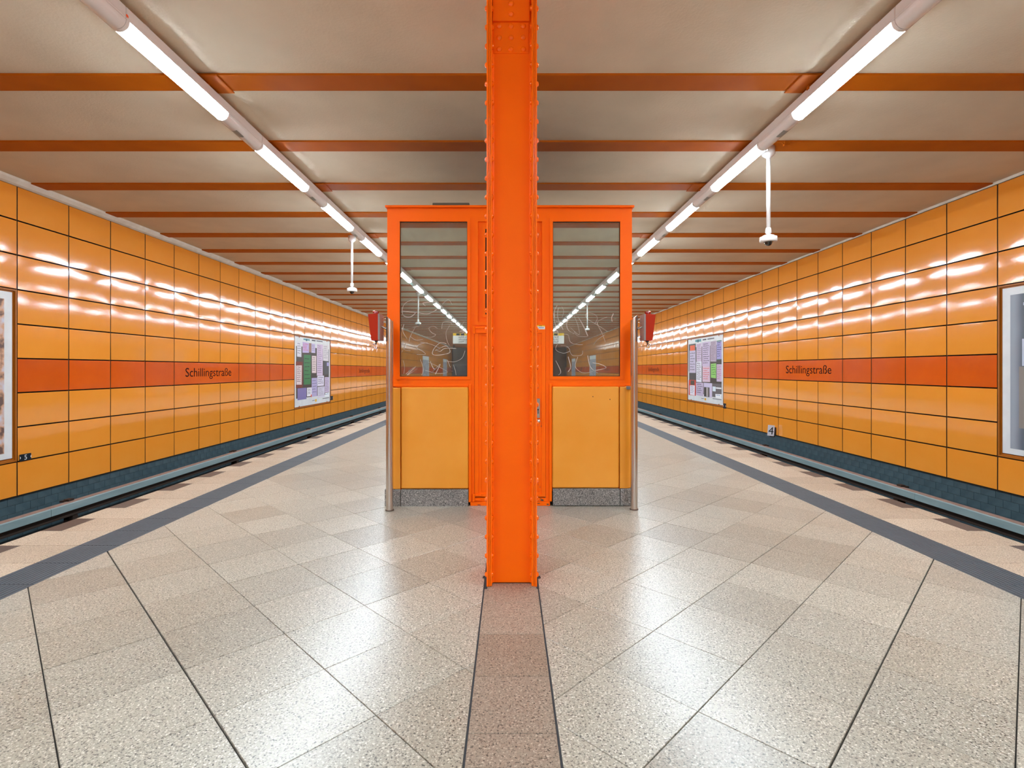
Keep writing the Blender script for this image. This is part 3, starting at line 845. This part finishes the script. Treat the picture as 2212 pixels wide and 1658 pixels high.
# threshold and chipped paint
m = MB(); m.bbox(bx(1016), bx(1188), -.012, .06, bz(1091.5), bz(1083), .003); m.bbox(bx(1022), bx(1182), -.004, .06, bz(1082.6), bz(1074.5), .003)
m.build('threshold', O, booth)
m = MB(); rg = random.Random(5)
for (cx, cy, sx, sy, yo) in ((1171, 1079, 4, 2, -.0112), (1168, 1075.6, 2, 1, -.0112), (1177, 1073, 1.4, 1.4, -.0112), (1166.5, 1051.5, .8, 1.6, -.0112), (1162.5, 1046, .7, .7, -.001), (1183, 1088, 3, 1.5, -.0135), (1169, 920, .9, 1.8, -.0112), (1163, 1086, 3, 1, -.0135), (1035, 1089.4, 5, .9, -.0135), (1029, 1046, .5, 1.2, -.001), (1040, 875, .5, .6, -.001)):
    n = 9; m.add([(bx(cx + sx * (.6 + .5 * rg.random()) * cos(2 * pi * k / n)), yo, bz(cy + sy * (.6 + .5 * rg.random()) * sin(2 * pi * k / n))) for k in range(n)], [tuple(range(n))])
m.build('paint_chips', flat('3c403c', .8), booth)['kind'] = 'stuff'
# raised trims around the lower cladding
for (xa, xb, ya, yb_) in ((1012.6, 1018.2, 829, 1083.5), (1186, 1192, 828, 1082)):
    m = MB(); m.bbox(bx(xa), bx(xb), -.018, .0, bz(yb_), bz(ya), .004); m.build('edge_trim', O, booth)
for (xa, xb, yy) in ((845, 1012.4, 829.5), (1192.2, 1360, 829)):
    m = MB(); m.bbox(bx(xa), bx(xb), -.007, .0, bz(yy + 5.2), bz(yy), .003); m.build('head_trim', O, booth)
# yellow cladding and granite plinth
def main_panel(x0, x1, y0, y1, mat, yf, nm, bev):
    m = MB(); m.bbox(bx(x0), bx(x1), yf, .012, bz(y1), bz(y0), bev); return m.build(nm, mat, booth)
main_panel(867.2, 1011.8, 835.8, 1054.4, M['clad'], -.024, 'cladding_panel', .011)
main_panel(1193, 1336.6, 834.6, 1052.8, M['clad'], -.024, 'cladding_panel', .011)
main_panel(866.8, 1011.8, 1055.6, 1092, M['plinth'], -.026, 'plinth_slab', .002)
main_panel(1194, 1338, 1054, 1090.2, M['plinth'], -.026, 'plinth_slab', .002)
def corner(px_in, px_out, y0, y1, mat, nm, yf=-.024, R=.09, back=.5, t=.02, cat=None):
    xi, xo = bx(px_in), bx(px_out); s = 1 if xo > xi else -1
    outer = [(xi, yf)] + [(xo - s * R + s * R * sin(a * pi / 16), yf + R - R * cos(a * pi / 16)) for a in range(9)] + [(xo, back)]
    inner = [(xi, yf + t)] + [(xo - s * R + s * (R - t) * sin(a * pi / 16), yf + R - (R - t) * cos(a * pi / 16)) for a in range(9)] + [(xo - s * t, back)]
    m = MB(); z0, z1 = bz(y1), bz(y0); n = len(outer)
    def run(pts, flip):
        vs = [(x, y, z0) for x, y in pts] + [(x, y, z1 - .006) for x, y in pts]
        m.add(vs, [(i, i + 1, n + i + 1, n + i) for i in range(n - 1)], 0, True)
    run(outer, 0)
    ins = [(xi, yf + .004)] + [(a[0] * .85 + b[0] * .15, a[1] * .85 + b[1] * .15) for a, b in list(zip(outer, inner))[1:]]
    vs = [(x, y, z1 - .006) for x, y in outer] + [(x, y, z1) for x, y in ins] + [(x, y, z1) for x, y in inner]
    m.add(vs, [(i, i + 1, n + i + 1, n + i) for i in range(n - 1)] + [(n + i, n + i + 1, 2 * n + i + 1, 2 * n + i) for i in range(n - 1)], 0, False)
    vs = [(outer[0][0], outer[0][1], z0), (outer[0][0], outer[0][1], z1), (inner[0][0], inner[0][1], z1), (inner[0][0], inner[0][1], z0)]
    m.add(vs, [(0, 1, 2, 3)])
    return m.build(nm, mat, booth)
corner(865.6, 831, 837, 1054.4, M['clad'], 'corner_cladding'); corner(1338, 1368, 834.8, 1052.8, M['clad'], 'corner_cladding', R=.09)
corner(865.6, 831.3, 1055.6, 1092, M['plinth'], 'corner_plinth', R=.02); corner(1339.3, 1367.6, 1054, 1090.2, M['plinth'], 'corner_plinth', R=.02)
m = MB(); m.bbox(bx(1352), bx(1362), -.04, -.005, bz(840.5), bz(833.5), .002); m.build('clip', flat('7c8084', .4), booth)['label'] = 'small grey clip'
m = MB()
for px, py in ((1280, 856), (1316.7, 862)): m.lathe(0, 0, [(.001, 0), (.001, 0)], 3) if False else m.add([(bx(px) + .005 * cos(k * pi / 4), -.0246, bz(py) + .006 * sin(k * pi / 4)) for k in range(8)], [tuple(range(8))])
m.build('drill_hole', M['dark'], booth)
# side and rear of the booth: frame, glazing, cladding
for s in (-1, 1):
    xo = bx(836.5) if s < 0 else bx(1365.2); xi = xo - s * .05
    m = MB()
    m.box(xo, xi, .05, DEP, bz(474), bz(448)); m.box(xo, xi, .05, .12, bz(836), bz(474)); m.box(xo, xi, DEP - .1, DEP, bz(836), bz(474)); m.box(xo, xi, DEP / 2 - .04, DEP / 2 + .04, bz(836), bz(474))
    m.box(xo, xi, .05, DEP, bz(836), bz(815)); m.box(xo - s * .01, xi, .05, DEP, 0.0, bz(836)); sf = m.build('side_frame', O, booth)
    for a, b in ((.12, DEP / 2 - .04), (DEP / 2 + .04, DEP - .1)):
        m = MB(); m.box(xo - s * .02, xo - s * .026, a, b, bz(815), bz(474)); m.build('side_pane', M['glass'], sf)
    for a, b in ((.505, 1.74), (1.75, DEP - .01)):
        m = MB(); m.bbox(xo + s * .024, xo - s * .0, a, b, bz(1054), bz(836), .008); m.build('cladding_panel', M['clad'], booth)
        m = MB(); m.bbox(xo + s * .024, xo, a, b, bz(1092), bz(1055.6), .002); m.build('plinth_slab', M['plinth'], booth)
m = MB(); xa, xb = bx(836.5), bx(1365.2)
m.ring((xa, xb, 0, bz(448)), (xa + .12, -.1, 1.35, 2.9), DEP - .05, DEP)
m = MB(); m.box(xa, xb, DEP - .05, DEP, 0, 1.32); m.box(xa, xb, DEP - .05, DEP, 2.9, bz(448))
for c in (xa + .05, (xa + xb) / 2, xb - .05): m.box(c - .05, c + .05, DEP - .05, DEP, 1.32, 2.9)
rf = m.build('rear_frame', O, booth)
for a, b in ((xa + .1, (xa + xb) / 2 - .05), ((xa + xb) / 2 + .05, xb - .1)):
    m = MB(); m.box(a, b, DEP - .03, DEP - .024, 1.32, 2.9); m.build('rear_pane', M['glass'], rf)
m = MB(); m.box(xa + .05, xb - .05, .05, DEP - .05, .005, .03); m.build('booth_floor', flat('2c2c2e', .7), booth)
m = MB(); m.bbox(xa + .08, xb - .08, .35, .95, .72, .76, .004); m.box(xa + .1, xa + .13, .4, .9, .03, .72); m.box(xb - .13, xb - .1, .4, .9, .03, .72)
m.build('counter', flat('3a3632', .6), booth)
# board lying on the roof
m = MB(); m.bbox(-.80, -.417, 5.42, 5.72, bz(441) - .02, bz(441) + .043, .004)
tag(m.build('roof_board', flat('5c5244', .8)), 'flat dark grey board lying on top of the booth roof', 'board')

# ------------------------------------------------------------------ alarm posts
def alarm(x, y, side, ztop, label):
    r = thing('alarm_post', label, 'emergency post', (x, y, 0), 'emergency posts beside the booth')
    n = 28; R = .0352; vs = []
    for k in range(n):
        a = 2 * pi * k / n; vs.append((R * cos(a), R * sin(a), .0))
    for k in range(n):
        a = 2 * pi * k / n; vs.append((R * cos(a), R * sin(a), ztop + side * R * cos(a) * .85))
    m = MB(); m.add(vs, [(k, (k + 1) % n, n + (k + 1) % n, n + k) for k in range(n)], 0, True); m.add(vs[n:], [tuple(range(n))])
    m.build('pole', M['steel'], r)
    m = MB(); m.lathe(0, 0, [(R + .007, .0), (R + .007, .010), (R, .012)], 24); m.build('foot_ring', plain('foot_ring', '6a5a50', .5, .6), r)
    s = side
    zc = EYE + (797 - 708) / 217
    m = MB(); m.tube([(s * .02, 0, zc - .012), (s * .078, -.01, zc + .014)], .0125, 12); m.build('arm', M['steel'], r)
    zt, zb = EYE + (797 - 679.5) / 217, EYE + (797 - 735.5) / 217
    m = MB(); m.bbox(s * .078, s * .096, -.085, .085, zb, zt, .002)
    bpz = m.build('back_plate', flat('8a827e', .35), r)
    m = MB()
    for zz in (zt - .04, zt - .075, zb + .045): m.tube([(s * .03, .0, zz), (s * .08, 0, zz)], .003, 8)
    m.build('bolt', M['steel'], r)
    m = MB(); m.extr([(s * .096, zb), (s * .163, zb), (s * .194, zt - .006), (s * .182, zt - .002), (s * .096, zt + .003)], 'y', -.08, .08)
    bxo = m.build('alarm_box', M['red'], r); bxo['label'] = 'tapered orange-red box'
    xc = s * .137
    m = MB(); pr = [(.028, zt), (.027, zt + .012), (.030, zt + .016), (.028, zt + .032), (.018, zt + .037)]
    m.lathe(xc, 0, pr, 10, smooth=False); m.build('beacon', M['beacon'], r)['label'] = 'faceted dark red beacon'
    m = MB(); m.lathe(xc - s * .005, 0, [(.016, zb - .014), (.018, zb)], 12); m.tube([(xc - s * .004, 0, zb - .014), (xc, 0, zb - .04)], .006, 8)
    m.build('spindle', flat('5a5450', .4), r)
    ring = []
    cz = zb - .055; ww, hh = .010, .017
    for k in range(17):
        a = 2 * pi * k / 16; u = max(-1, min(1, 1.5 * cos(a))) * ww; v = max(-1, min(1, 1.4 * sin(a))) * hh * 1.4
        ring.append((xc + s * .008 + s * (-v * -.42) + u, .0, cz + v))
    m = MB(); m.tube(ring, .0036, 8, caps=False); m.build('pull_handle', M['chrome'], r)['label'] = 'small chrome pull loop'
alarm(-1.187, 5.16, -1, EYE + (797 - 688) / 217, 'steel post with a red emergency box at the left corner of the booth')
alarm(1.246, 5.19, 1, EYE + (797 - 686) / 216, 'steel post with a red emergency box at the right corner of the booth')

# ------------------------------------------------------------------ hanging cameras
def cctv(x, y, zdome, label):
    """zdome = underside of the white housing"""
    r = thing('security_camera', label, 'camera', (x, y, 0), 'dome cameras hanging from the ceiling')
    T = CEIL - .02
    m = MB(); m.lathe(0, 0, [(.075, T), (.077, T - .085), (.068, T - .1), (.030, T - .128), (.0245, T - .14)], 22); m.build('ceiling_mount', M['whitegloss'], r)
    m = MB(); m.lathe(0, 0, [(.0235, T - .13), (.0235, zdome + .14)], 16); m.build('pole', M['whitegloss'], r)
    m = MB(); m.lathe(0, 0, [(.028, zdome + .175), (.034, zdome + .145), (.036, zdome + .115), (.022, zdome + .1), (.02, zdome + .085)], 16); m.build('collar', M['whitegloss'], r)
    m = MB(); m.lathe(0, 0, [(.03, zdome + .092), (.066, zdome + .08), (.074, zdome + .066), (.098, zdome + .062), (.101, zdome + .006), (.092, zdome), (.0, zdome)], 26)
    hs = m.build('camera_housing', M['whitegloss'], r)
    m = MB(); pr = [(.06, zdome), (.046, zdome - .002), (.045, zdome - .012), (.038, zdome - .03), (.022, zdome - .043), (.004, zdome - .047)]
    m.lathe(0, 0, pr, 20); m.build('dome', M['lens'], r)['label'] = 'dark smoked dome'
cctv(3.216, 6.45, EYE + 1.575, 'white dome camera on a long pole, the larger one above the right of the platform')
cctv(-3.25, 10.74, EYE + 1.60, 'white dome camera on a long pole, the smaller one beside the booth on the left')
cctv(-3.25, -7.85, EYE + 1.60, 'white dome camera behind the viewer, mirrored in the left booth window')
cctv(3.22, -10.71, EYE + 1.60, 'white dome camera behind the viewer, mirrored in the right booth window')

# ------------------------------------------------------------------ billboards in the wall niches
LW = 4 * PL
def board(side, k0, label, notes=None, plain_img=None, group='billboards in the tiled walls', detail=True):
    lab = labL if side < 0 else labR
    z0, pt = (ZL, PITL) if side < 0 else (ZR, PITR)
    ya, yb = lab(k0), lab(k0 + 4); za, zb = z0 + pt, z0 + 6 * pt
    yc, zc = (ya + yb) / 2, za
    rot = (0, 0, pi / 2) if side < 0 else (0, 0, -pi / 2)
    r = thing('billboard', label, 'poster', (side * XW, yc, zc), group, rot)
    W, Hh = LW, 5 * pt      # local: X along the wall as read, -Y into the hall
    m = MB()
    m.ring((-W / 2 + .006, W / 2 - .006, .006, Hh - .006), (-W / 2 + .030, W / 2 - .030, .030, Hh - .030), -.004, .05)
    m.ring((-W / 2 + .030, W / 2 - .030, .030, Hh - .030), (-W / 2 + .05, W / 2 - .05, .05, Hh - .05), .022, .05)
    m.box(-W / 2 + .006, W / 2 - .006, .040, .044, .006, Hh - .006)
    m.build('niche_frame', M['niche'], r)
    bw, b0, b1 = W / 2 - .062, .062, Hh - .052
    m = MB(); m.bbox(-bw, bw, .012, .03, b0, b1, .002); bd = m.build('poster_board', M['poster_white'], r)
    for cx in (-bw * .78, bw * .80):
        for zz, sg in ((b0, 1), (b1, -1)):
            m = MB(); m.bbox(cx - .022, cx + .022, .004, .012, zz - .05 * sg, zz + .035 * sg, .002); m.build('clip', M['orange_beam'], r)
    def P(s, t): return -bw + 2 * bw * s, b0 + (b1 - b0) * t
    if notes:
        mats = []; m = MB(); idx = {}
        def mi(c):
            if c not in idx: idx[c] = len(mats); mats.append(flat(c))
            return idx[c]
        for i, (s0, t0, s1, t1, c, nl, lc) in enumerate(notes):
            s0, s1 = max(.01, s0), min(.972, s1); t0, t1 = max(.01, t0), min(.985, t1)
            yy = .0118 - .00012 * (i + 1)
            (xa, za_), (xb, zb_) = P(s0, t0), P(s1, t1)
            rg = random.Random(i * 7 + 1); sk = rg.uniform(-.015, .015) if nl else 0
            m.add([(xa, yy, za_), (xb + sk, yy, za_ + sk), (xb, yy, zb_), (xa + sk, yy, zb_ + sk)], [(0, 1, 2, 3)], mi(c))
            if nl:
                hgt = (zb_ - za_) / (nl + 1.5)
                for j in range(nl):
                    zz = zb_ - hgt * (j + 1.1); x = xa + (xb - xa) * .12
                    xe = xb - (xb - xa) * rg.uniform(.08, .35); lh = min(.03, hgt * .34)
                    while x < xe:
                        wd = rg.uniform(.03, .11); x2 = min(xe, x + wd); dz = rg.uniform(-.006, .006)
                        m.add([(x, yy - .00007, zz + dz), (x2, yy - .00007, zz + dz), (x2, yy - .00007, zz + lh + dz), (x, yy - .00007, zz + lh + dz)], [(0, 1, 2, 3)], mi(lc)); x = x2 + rg.uniform(.012, .03)
        m.build('print', mats, bd)['label'] = 'collage of handwritten paper notes'
    elif plain_img:
        (xa, za_), (xb, zb_) = P(.035, .035 if plain_img[0] == 'n' else .12), P(.965, .955 if plain_img[0] == 'n' else .87)
        m = MB(); m.add([(xa, .0115, za_), (xb, .0115, za_), (xb, .0115, zb_), (xa, .0115, zb_)], [(0, 1, 2, 3)]); m.build('print', plain_img[1], bd)
    return r
NOTES_L = [
(0.035,0.12,0.965,0.865,'463c37',0,0),(0.057,0.715,0.168,0.931,'e1e1eb',5,'8a86a0'),(0.192,0.776,0.36,0.929,'c8b4e1',4,'d84a8a'),
(0.363,0.792,0.431,0.928,'a07a68',0,''),(0.431,0.785,0.539,0.927,'c8bee1',4,'8078a0'),(0.587,0.437,0.767,0.932,'d8c4de',14,'8a7498'),
(0.775,0.674,0.951,0.933,'e1dce1',7,'a09aa8'),(0.028,0.271,0.198,0.644,'7a2e1e',0,''),(0.04,0.319,0.176,0.593,'e6d2d2',8,'6a5450'),
(0.228,0.31,0.412,0.75,'377d4b',6,'1c3524'),(0.445,0.48,0.567,0.742,'ebd7d7',8,'5a4448'),(0.805,0.449,0.967,0.667,'505055',0,''),
(0.896,0.589,0.959,0.648,'b8b0e0',0,''),(0.438,0.119,0.594,0.403,'b9afd7',5,'7a7298'),(0.601,0.271,0.805,0.433,'e4dff0',4,'605a78'),
(0.827,0.156,0.983,0.405,'cdbcd8',8,'8a7a98'),(0.068,0.096,0.296,0.264,'8278b0',0,''),(0.309,0.133,0.438,0.261,'f0eef5',4,'181820'),
(0.412,0.115,0.438,0.154,'e85a20',0,''),(0.608,0.089,0.82,0.259,'ddd8ea',6,'8a8698'),(0.838,0.089,0.983,0.151,'f2f4f8',1,'2a7ac0'),
(0.216,0.963,0.386,0.994,'5aa0aa',0,''),(0.278,0.952,0.315,1.001,'2a6a80',0,''),(0.438,0.967,0.546,0.984,'303038',0,''),
(0.573,0.969,0.76,0.986,'707078',0,''),(0.532,0.035,0.58,0.072,'f0b818',0,''),(0.451,0.053,0.521,0.062,'707078',0,''),
(0.76,0.059,0.983,0.071,'707078',0,'') ]
NOTES_R = [
(0.035,0.12,0.965,0.865,'463c37',0,0),(0.023,0.473,0.255,0.925,'56524e',0,''),(0.047,0.434,0.247,0.815,'c8bed7',7,'6a6278'),
(0.071,0.815,0.225,0.901,'e8602a',0,''),(0.039,0.333,0.255,0.45,'4a4648',0,''),(0.023,0.08,0.255,0.333,'d23c1e',0,''),
(0.063,0.088,0.225,0.247,'e8e4f0',5,'8a86a0'),(0.086,0.252,0.21,0.325,'4c4438',0,''),(0.277,0.636,0.432,0.921,'d2c0d8',8,'907e9a'),
(0.269,0.306,0.432,0.632,'e6e6f2',9,'3a3440'),(0.448,0.556,0.668,0.928,'cdbcd8',10,'504860'),(0.455,0.313,0.668,0.552,'dcc0d2',6,'d85a5a'),
(0.681,0.624,0.836,0.927,'b8a6ba',12,'807084'),(0.844,0.648,0.965,0.919,'a8a0d6',7,'3c3a66'),(0.844,0.909,0.965,0.922,'2e7a50',0,''),
(0.848,0.644,0.965,0.654,'2e6a60',0,''),(0.694,0.383,0.83,0.596,'96d26e',5,'3a7a30'),(0.842,0.332,0.965,0.58,'d0bcd6',8,'b06078'),
(0.262,0.093,0.483,0.299,'c6b8d2',5,'504860'),(0.496,0.086,0.725,0.301,'d4cae6',0,''),(0.503,0.09,0.655,0.235,'38332e',0,''),
(0.564,0.095,0.623,0.232,'a8a0a0',0,''),(0.725,0.101,0.965,0.3,'6a6468',0,''),(0.738,0.185,0.818,0.255,'dceaf4',0,''),
(0.824,0.227,0.959,0.247,'f2f2f6',0,''),(0.814,0.097,0.965,0.155,'f4f6fa',1,'2a7ac0'),(0.24,0.945,0.42,0.987,'5aa0aa',0,''),
(0.306,0.938,0.347,0.991,'2a5a70',0,''),(0.462,0.957,0.57,0.975,'303038',0,''),(0.597,0.957,0.781,0.975,'707078',0,''),
(0.517,0.033,0.564,0.065,'f0b818',0,''),(0.427,0.048,0.503,0.057,'707078',0,''),(0.738,0.071,0.965,0.081,'707078',0,'') ]

# the two near boards: a pale mottled print left, grey drapery right
q = NT('pale_print'); tc = q.n('ShaderNodeTexCoord'); nz = q.n('ShaderNodeTexNoise'); nz.inputs['Scale'].default_value = 5; nz.inputs['Detail'].default_value = 8
q.l(tc.outputs['Object'], nz.inputs['Vector']); cr = q.n('ShaderNodeValToRGB'); e = cr.color_ramp.elements
e[0].position = .38; e[0].color = lin('6a5048'); e[1].position = .6; e[1].color = lin('cfd0de'); k_ = e.new(.47); k_.color = lin('d0a080')
q.l(nz.outputs['Fac'], cr.inputs['Fac']); q.l(cr.outputs[0], q.b.inputs['Base Color']); PALE = q.m
q = NT('grey_drape_print'); tc = q.n('ShaderNodeTexCoord'); wv = q.n('ShaderNodeTexWave'); wv.inputs['Scale'].default_value = .9; wv.inputs['Distortion'].default_value = 1.5
q.l(tc.outputs['Object'], wv.inputs['Vector']); cr = q.n('ShaderNodeValToRGB'); e = cr.color_ramp.elements
e[0].color = lin('5c6470'); e[1].color = lin('9aa2ae'); q.l(wv.outputs['Fac'], cr.inputs['Fac']); q.l(cr.outputs[0], q.b.inputs['Base Color']); DRAPE = q.m
board(-1, -4, 'white-bordered billboard cut off by the left edge of the picture', plain_img=('n', PALE))
rn = board(1, -4, 'white-bordered billboard cut off by the right edge of the picture', plain_img=('n', DRAPE))
# pale shapes on the grey print
m = MB(); W_ = LW / 2 - .062
def prx(s): return -W_ + 2 * W_ * s
def pq(s0, s1, z0_, z1_, mi, y=.0110): m.add([(prx(s0), y, z0_), (prx(s1), y, z0_), (prx(s1), y, z1_), (prx(s0), y, z1_)], [(0, 1, 2, 3)], mi)
pq(.085, .30, 1.33, 1.71, 0); pq(.072, .30, .45, 1.32, 1, .0112); pq(.09, .28, 2.18, 2.22, 0, .0113)
m.build('printed_shapes', [flat('c4cce0'), flat('8e8680')], rn)
board(-1, 11, 'billboard with collaged paper notes, one dark green, on the left wall', notes=NOTES_L)
board(1, 11, 'billboard with collaged paper notes, one light green, on the right wall', notes=NOTES_R)
greyp = noisy('grey_print', '8a8c98', 'b8bac6', 3, rough=.4)
for side, nm in ((-1, 'left'), (1, 'right')):
    board(side, 26, 'far billboard on the %s wall behind the booth' % nm, plain_img=('f', greyp))
    board(side, 41, 'third billboard along the %s wall, far beyond the booth' % nm, plain_img=('f', greyp))
    board(side, 56, 'farthest billboard along the %s wall near the end' % nm, plain_img=('f', greyp))
    for j, kk in enumerate((-19, -34, -49, -64)):
        board(side, kk, '%s billboard behind the viewer on the %s wall, mirrored in glass' % (ordw(j + 1), nm), plain_img=('f', greyp), group='billboards behind the viewer')

# ------------------------------------------------------------------ number plates
def nplate(side, y, z, body, wd, ht, label):
    rot = (0, 0, pi / 2) if side < 0 else (0, 0, -pi / 2)
    r = thing('number_plate', label, 'sign', (side * (XW - .012), y, z), 'small dark number plates on the wall panels', rot)
    m = MB(); m.bbox(-wd / 2, wd / 2, -.006, .004, -ht / 2, ht / 2, .001); m.build('plate', flat('14202a', .35), r)
    m = MB()
    for s in (-1, 1):
        m.add([(s * wd / 2, -.0066, -ht * .22), (s * (wd / 2 - ht * .16), -.0066, 0), (s * wd / 2, -.0066, ht * .22)], [(0, 1, 2)])
    m.build('arrow', flat('e8ecf0'), r)
    if body:
        t = text_mesh('numeral', body, ht * 1.05, flat('e8ecf0'), depth=.0006); ob('numeral', t, r, (0, -.0068, -ht * .36), (pi / 2, 0, 0))
nplate(-1, 7.722, .095, '5', .18, .10, 'small dark plate with a white 5 on the left wall, beside the cut-off billboard')
nplate(-1, 21.05, .235, '', .26, .16, 'tiny dark plate by the lower corner of the green-note billboard, left wall')
nplate(1, 17.35, .175, '', .20, .17, 'tiny dark plate by the lower corner of the collage billboard, right wall')
t = thing('track_sign', 'tilted white plate with a black 4 at the foot of the right wall', 'sign', (7.08, 14.06, -.26), None, (0, math.radians(4), math.radians(-25)))
m = MB(); m.bbox(-.082, .082, -.006, .006, -.145, .145, .004); m.build('plate', flat('dfe2ee', .35), t)
tm = text_mesh('numeral', '4', .29, M['blackink'], depth=.0006, xs=.9); xs_ = [v.co.x for v in tm.vertices]; cx_ = (max(xs_) + min(xs_)) / 2
for v in tm.vertices: v.co.x -= cx_
ob('numeral', tm, t, (0, -.0075, -.10), (pi / 2, 0, 0))
m = MB(); m.bbox(-.02, .1, .006, .03, -.17, -.09, .002); m.bbox(.06, .13, .006, .02, -.1, .1, .002); m.build('bracket', M['steel_dark'], t)

# ------------------------------------------------------------------ behind the viewer, seen mirrored in the booth glass
sg = thing('hanging_sign', 'long white direction sign hung across the platform, mirrored in the booth windows', 'sign', (0, -8.3, EYE + .93))
m = MB(); m.bbox(-2.05, 2.0, -.06, .06, 0, .38, .006); m.build('sign_box', M['whitegloss'], sg)
m = MB(); m.box(-2.05, 2.0, .0605, .062, .29, .38, 0)
for x0 in (-1.93, -1.77, 1.63, 1.47): m.box(x0, x0 + .13, .062, .0632, .30, .37, 1)
m.build('head_strip', [M['yellow'], flat('22303a')], sg)
for x0, al, mir in ((-1.85, 'RIGHT', 1), (1.80, 'LEFT', 1)):
    for j, tx in enumerate(('Karl-Marx-Allee', 'Schillingstraße', 'Rathaus Mitte')):
        tmm = text_mesh('lettering', tx, .10, flat('2a2c30'), depth=.0005, align=al)
        ob('lettering', tmm, sg, (x0, .0625, .21 - .085 * j), (pi / 2, 0, pi))
m = MB()
for x in (-1.5, 0, 1.5): m.tube([(x, 0, .38), (x, 0, CEIL - EYE - .93)], .012, 8)
m.build('suspension_rod', M['white'], sg)
kk = thing('stair_enclosure', 'dark stair enclosure behind the viewer, mirrored in the left booth window', 'enclosure', (-1.5, -17, 0))
m = MB(); m.bbox(-1.3, 1.0, -2.2, 2.0, 0, 1.55, .01); m.build('parapet', flat('161c26', .4), kk)
m = MB(); m.bbox(-1.32, 1.02, -2.22, 2.02, 1.55, 1.62, .01); m.build('coping', flat('2a2a2c', .4), kk)
m = MB(); m.box(-1.25, .95, -2.15, -2.05, 1.62, 2.6); m.box(-1.25, .95, 1.9, 1.95, 1.62, 2.45); m.build('upper_screen', flat('2c2420', .6), kk)
m = MB()
for x, y_ in ((-1.25, -2.1), (.95, -2.1), (-1.25, 1.9), (.95, 1.9)): m.box(x - .03, x + .03, y_ - .03, y_ + .03, 1.62, 2.6)
m.build('corner_post', M['steel_dark'], kk)
# cable from the lamp row to the right camera mount
m = MB(); m.tube([(2.98, 5.95, CEIL - .19), (3.03, 6.1, CEIL - .2), (3.08, 6.28, CEIL - .13), (3.128, 6.39, CEIL - .08)], .005, 6)
tag(m.build('camera_cable', M['whitegloss']), 'thin white cable looping from the right lamp row to the camera mount', 'cable')
m = MB(); m.bbox(3.33, 3.40, 6.29, 6.33, CEIL - .06, CEIL - .01, .003); m.tube([(3.3, 6.3, CEIL - .03), (3.34, 6.3, CEIL - .055)], .006, 6)
m.build('cable_clip', M['orange_beam'], ceiling)
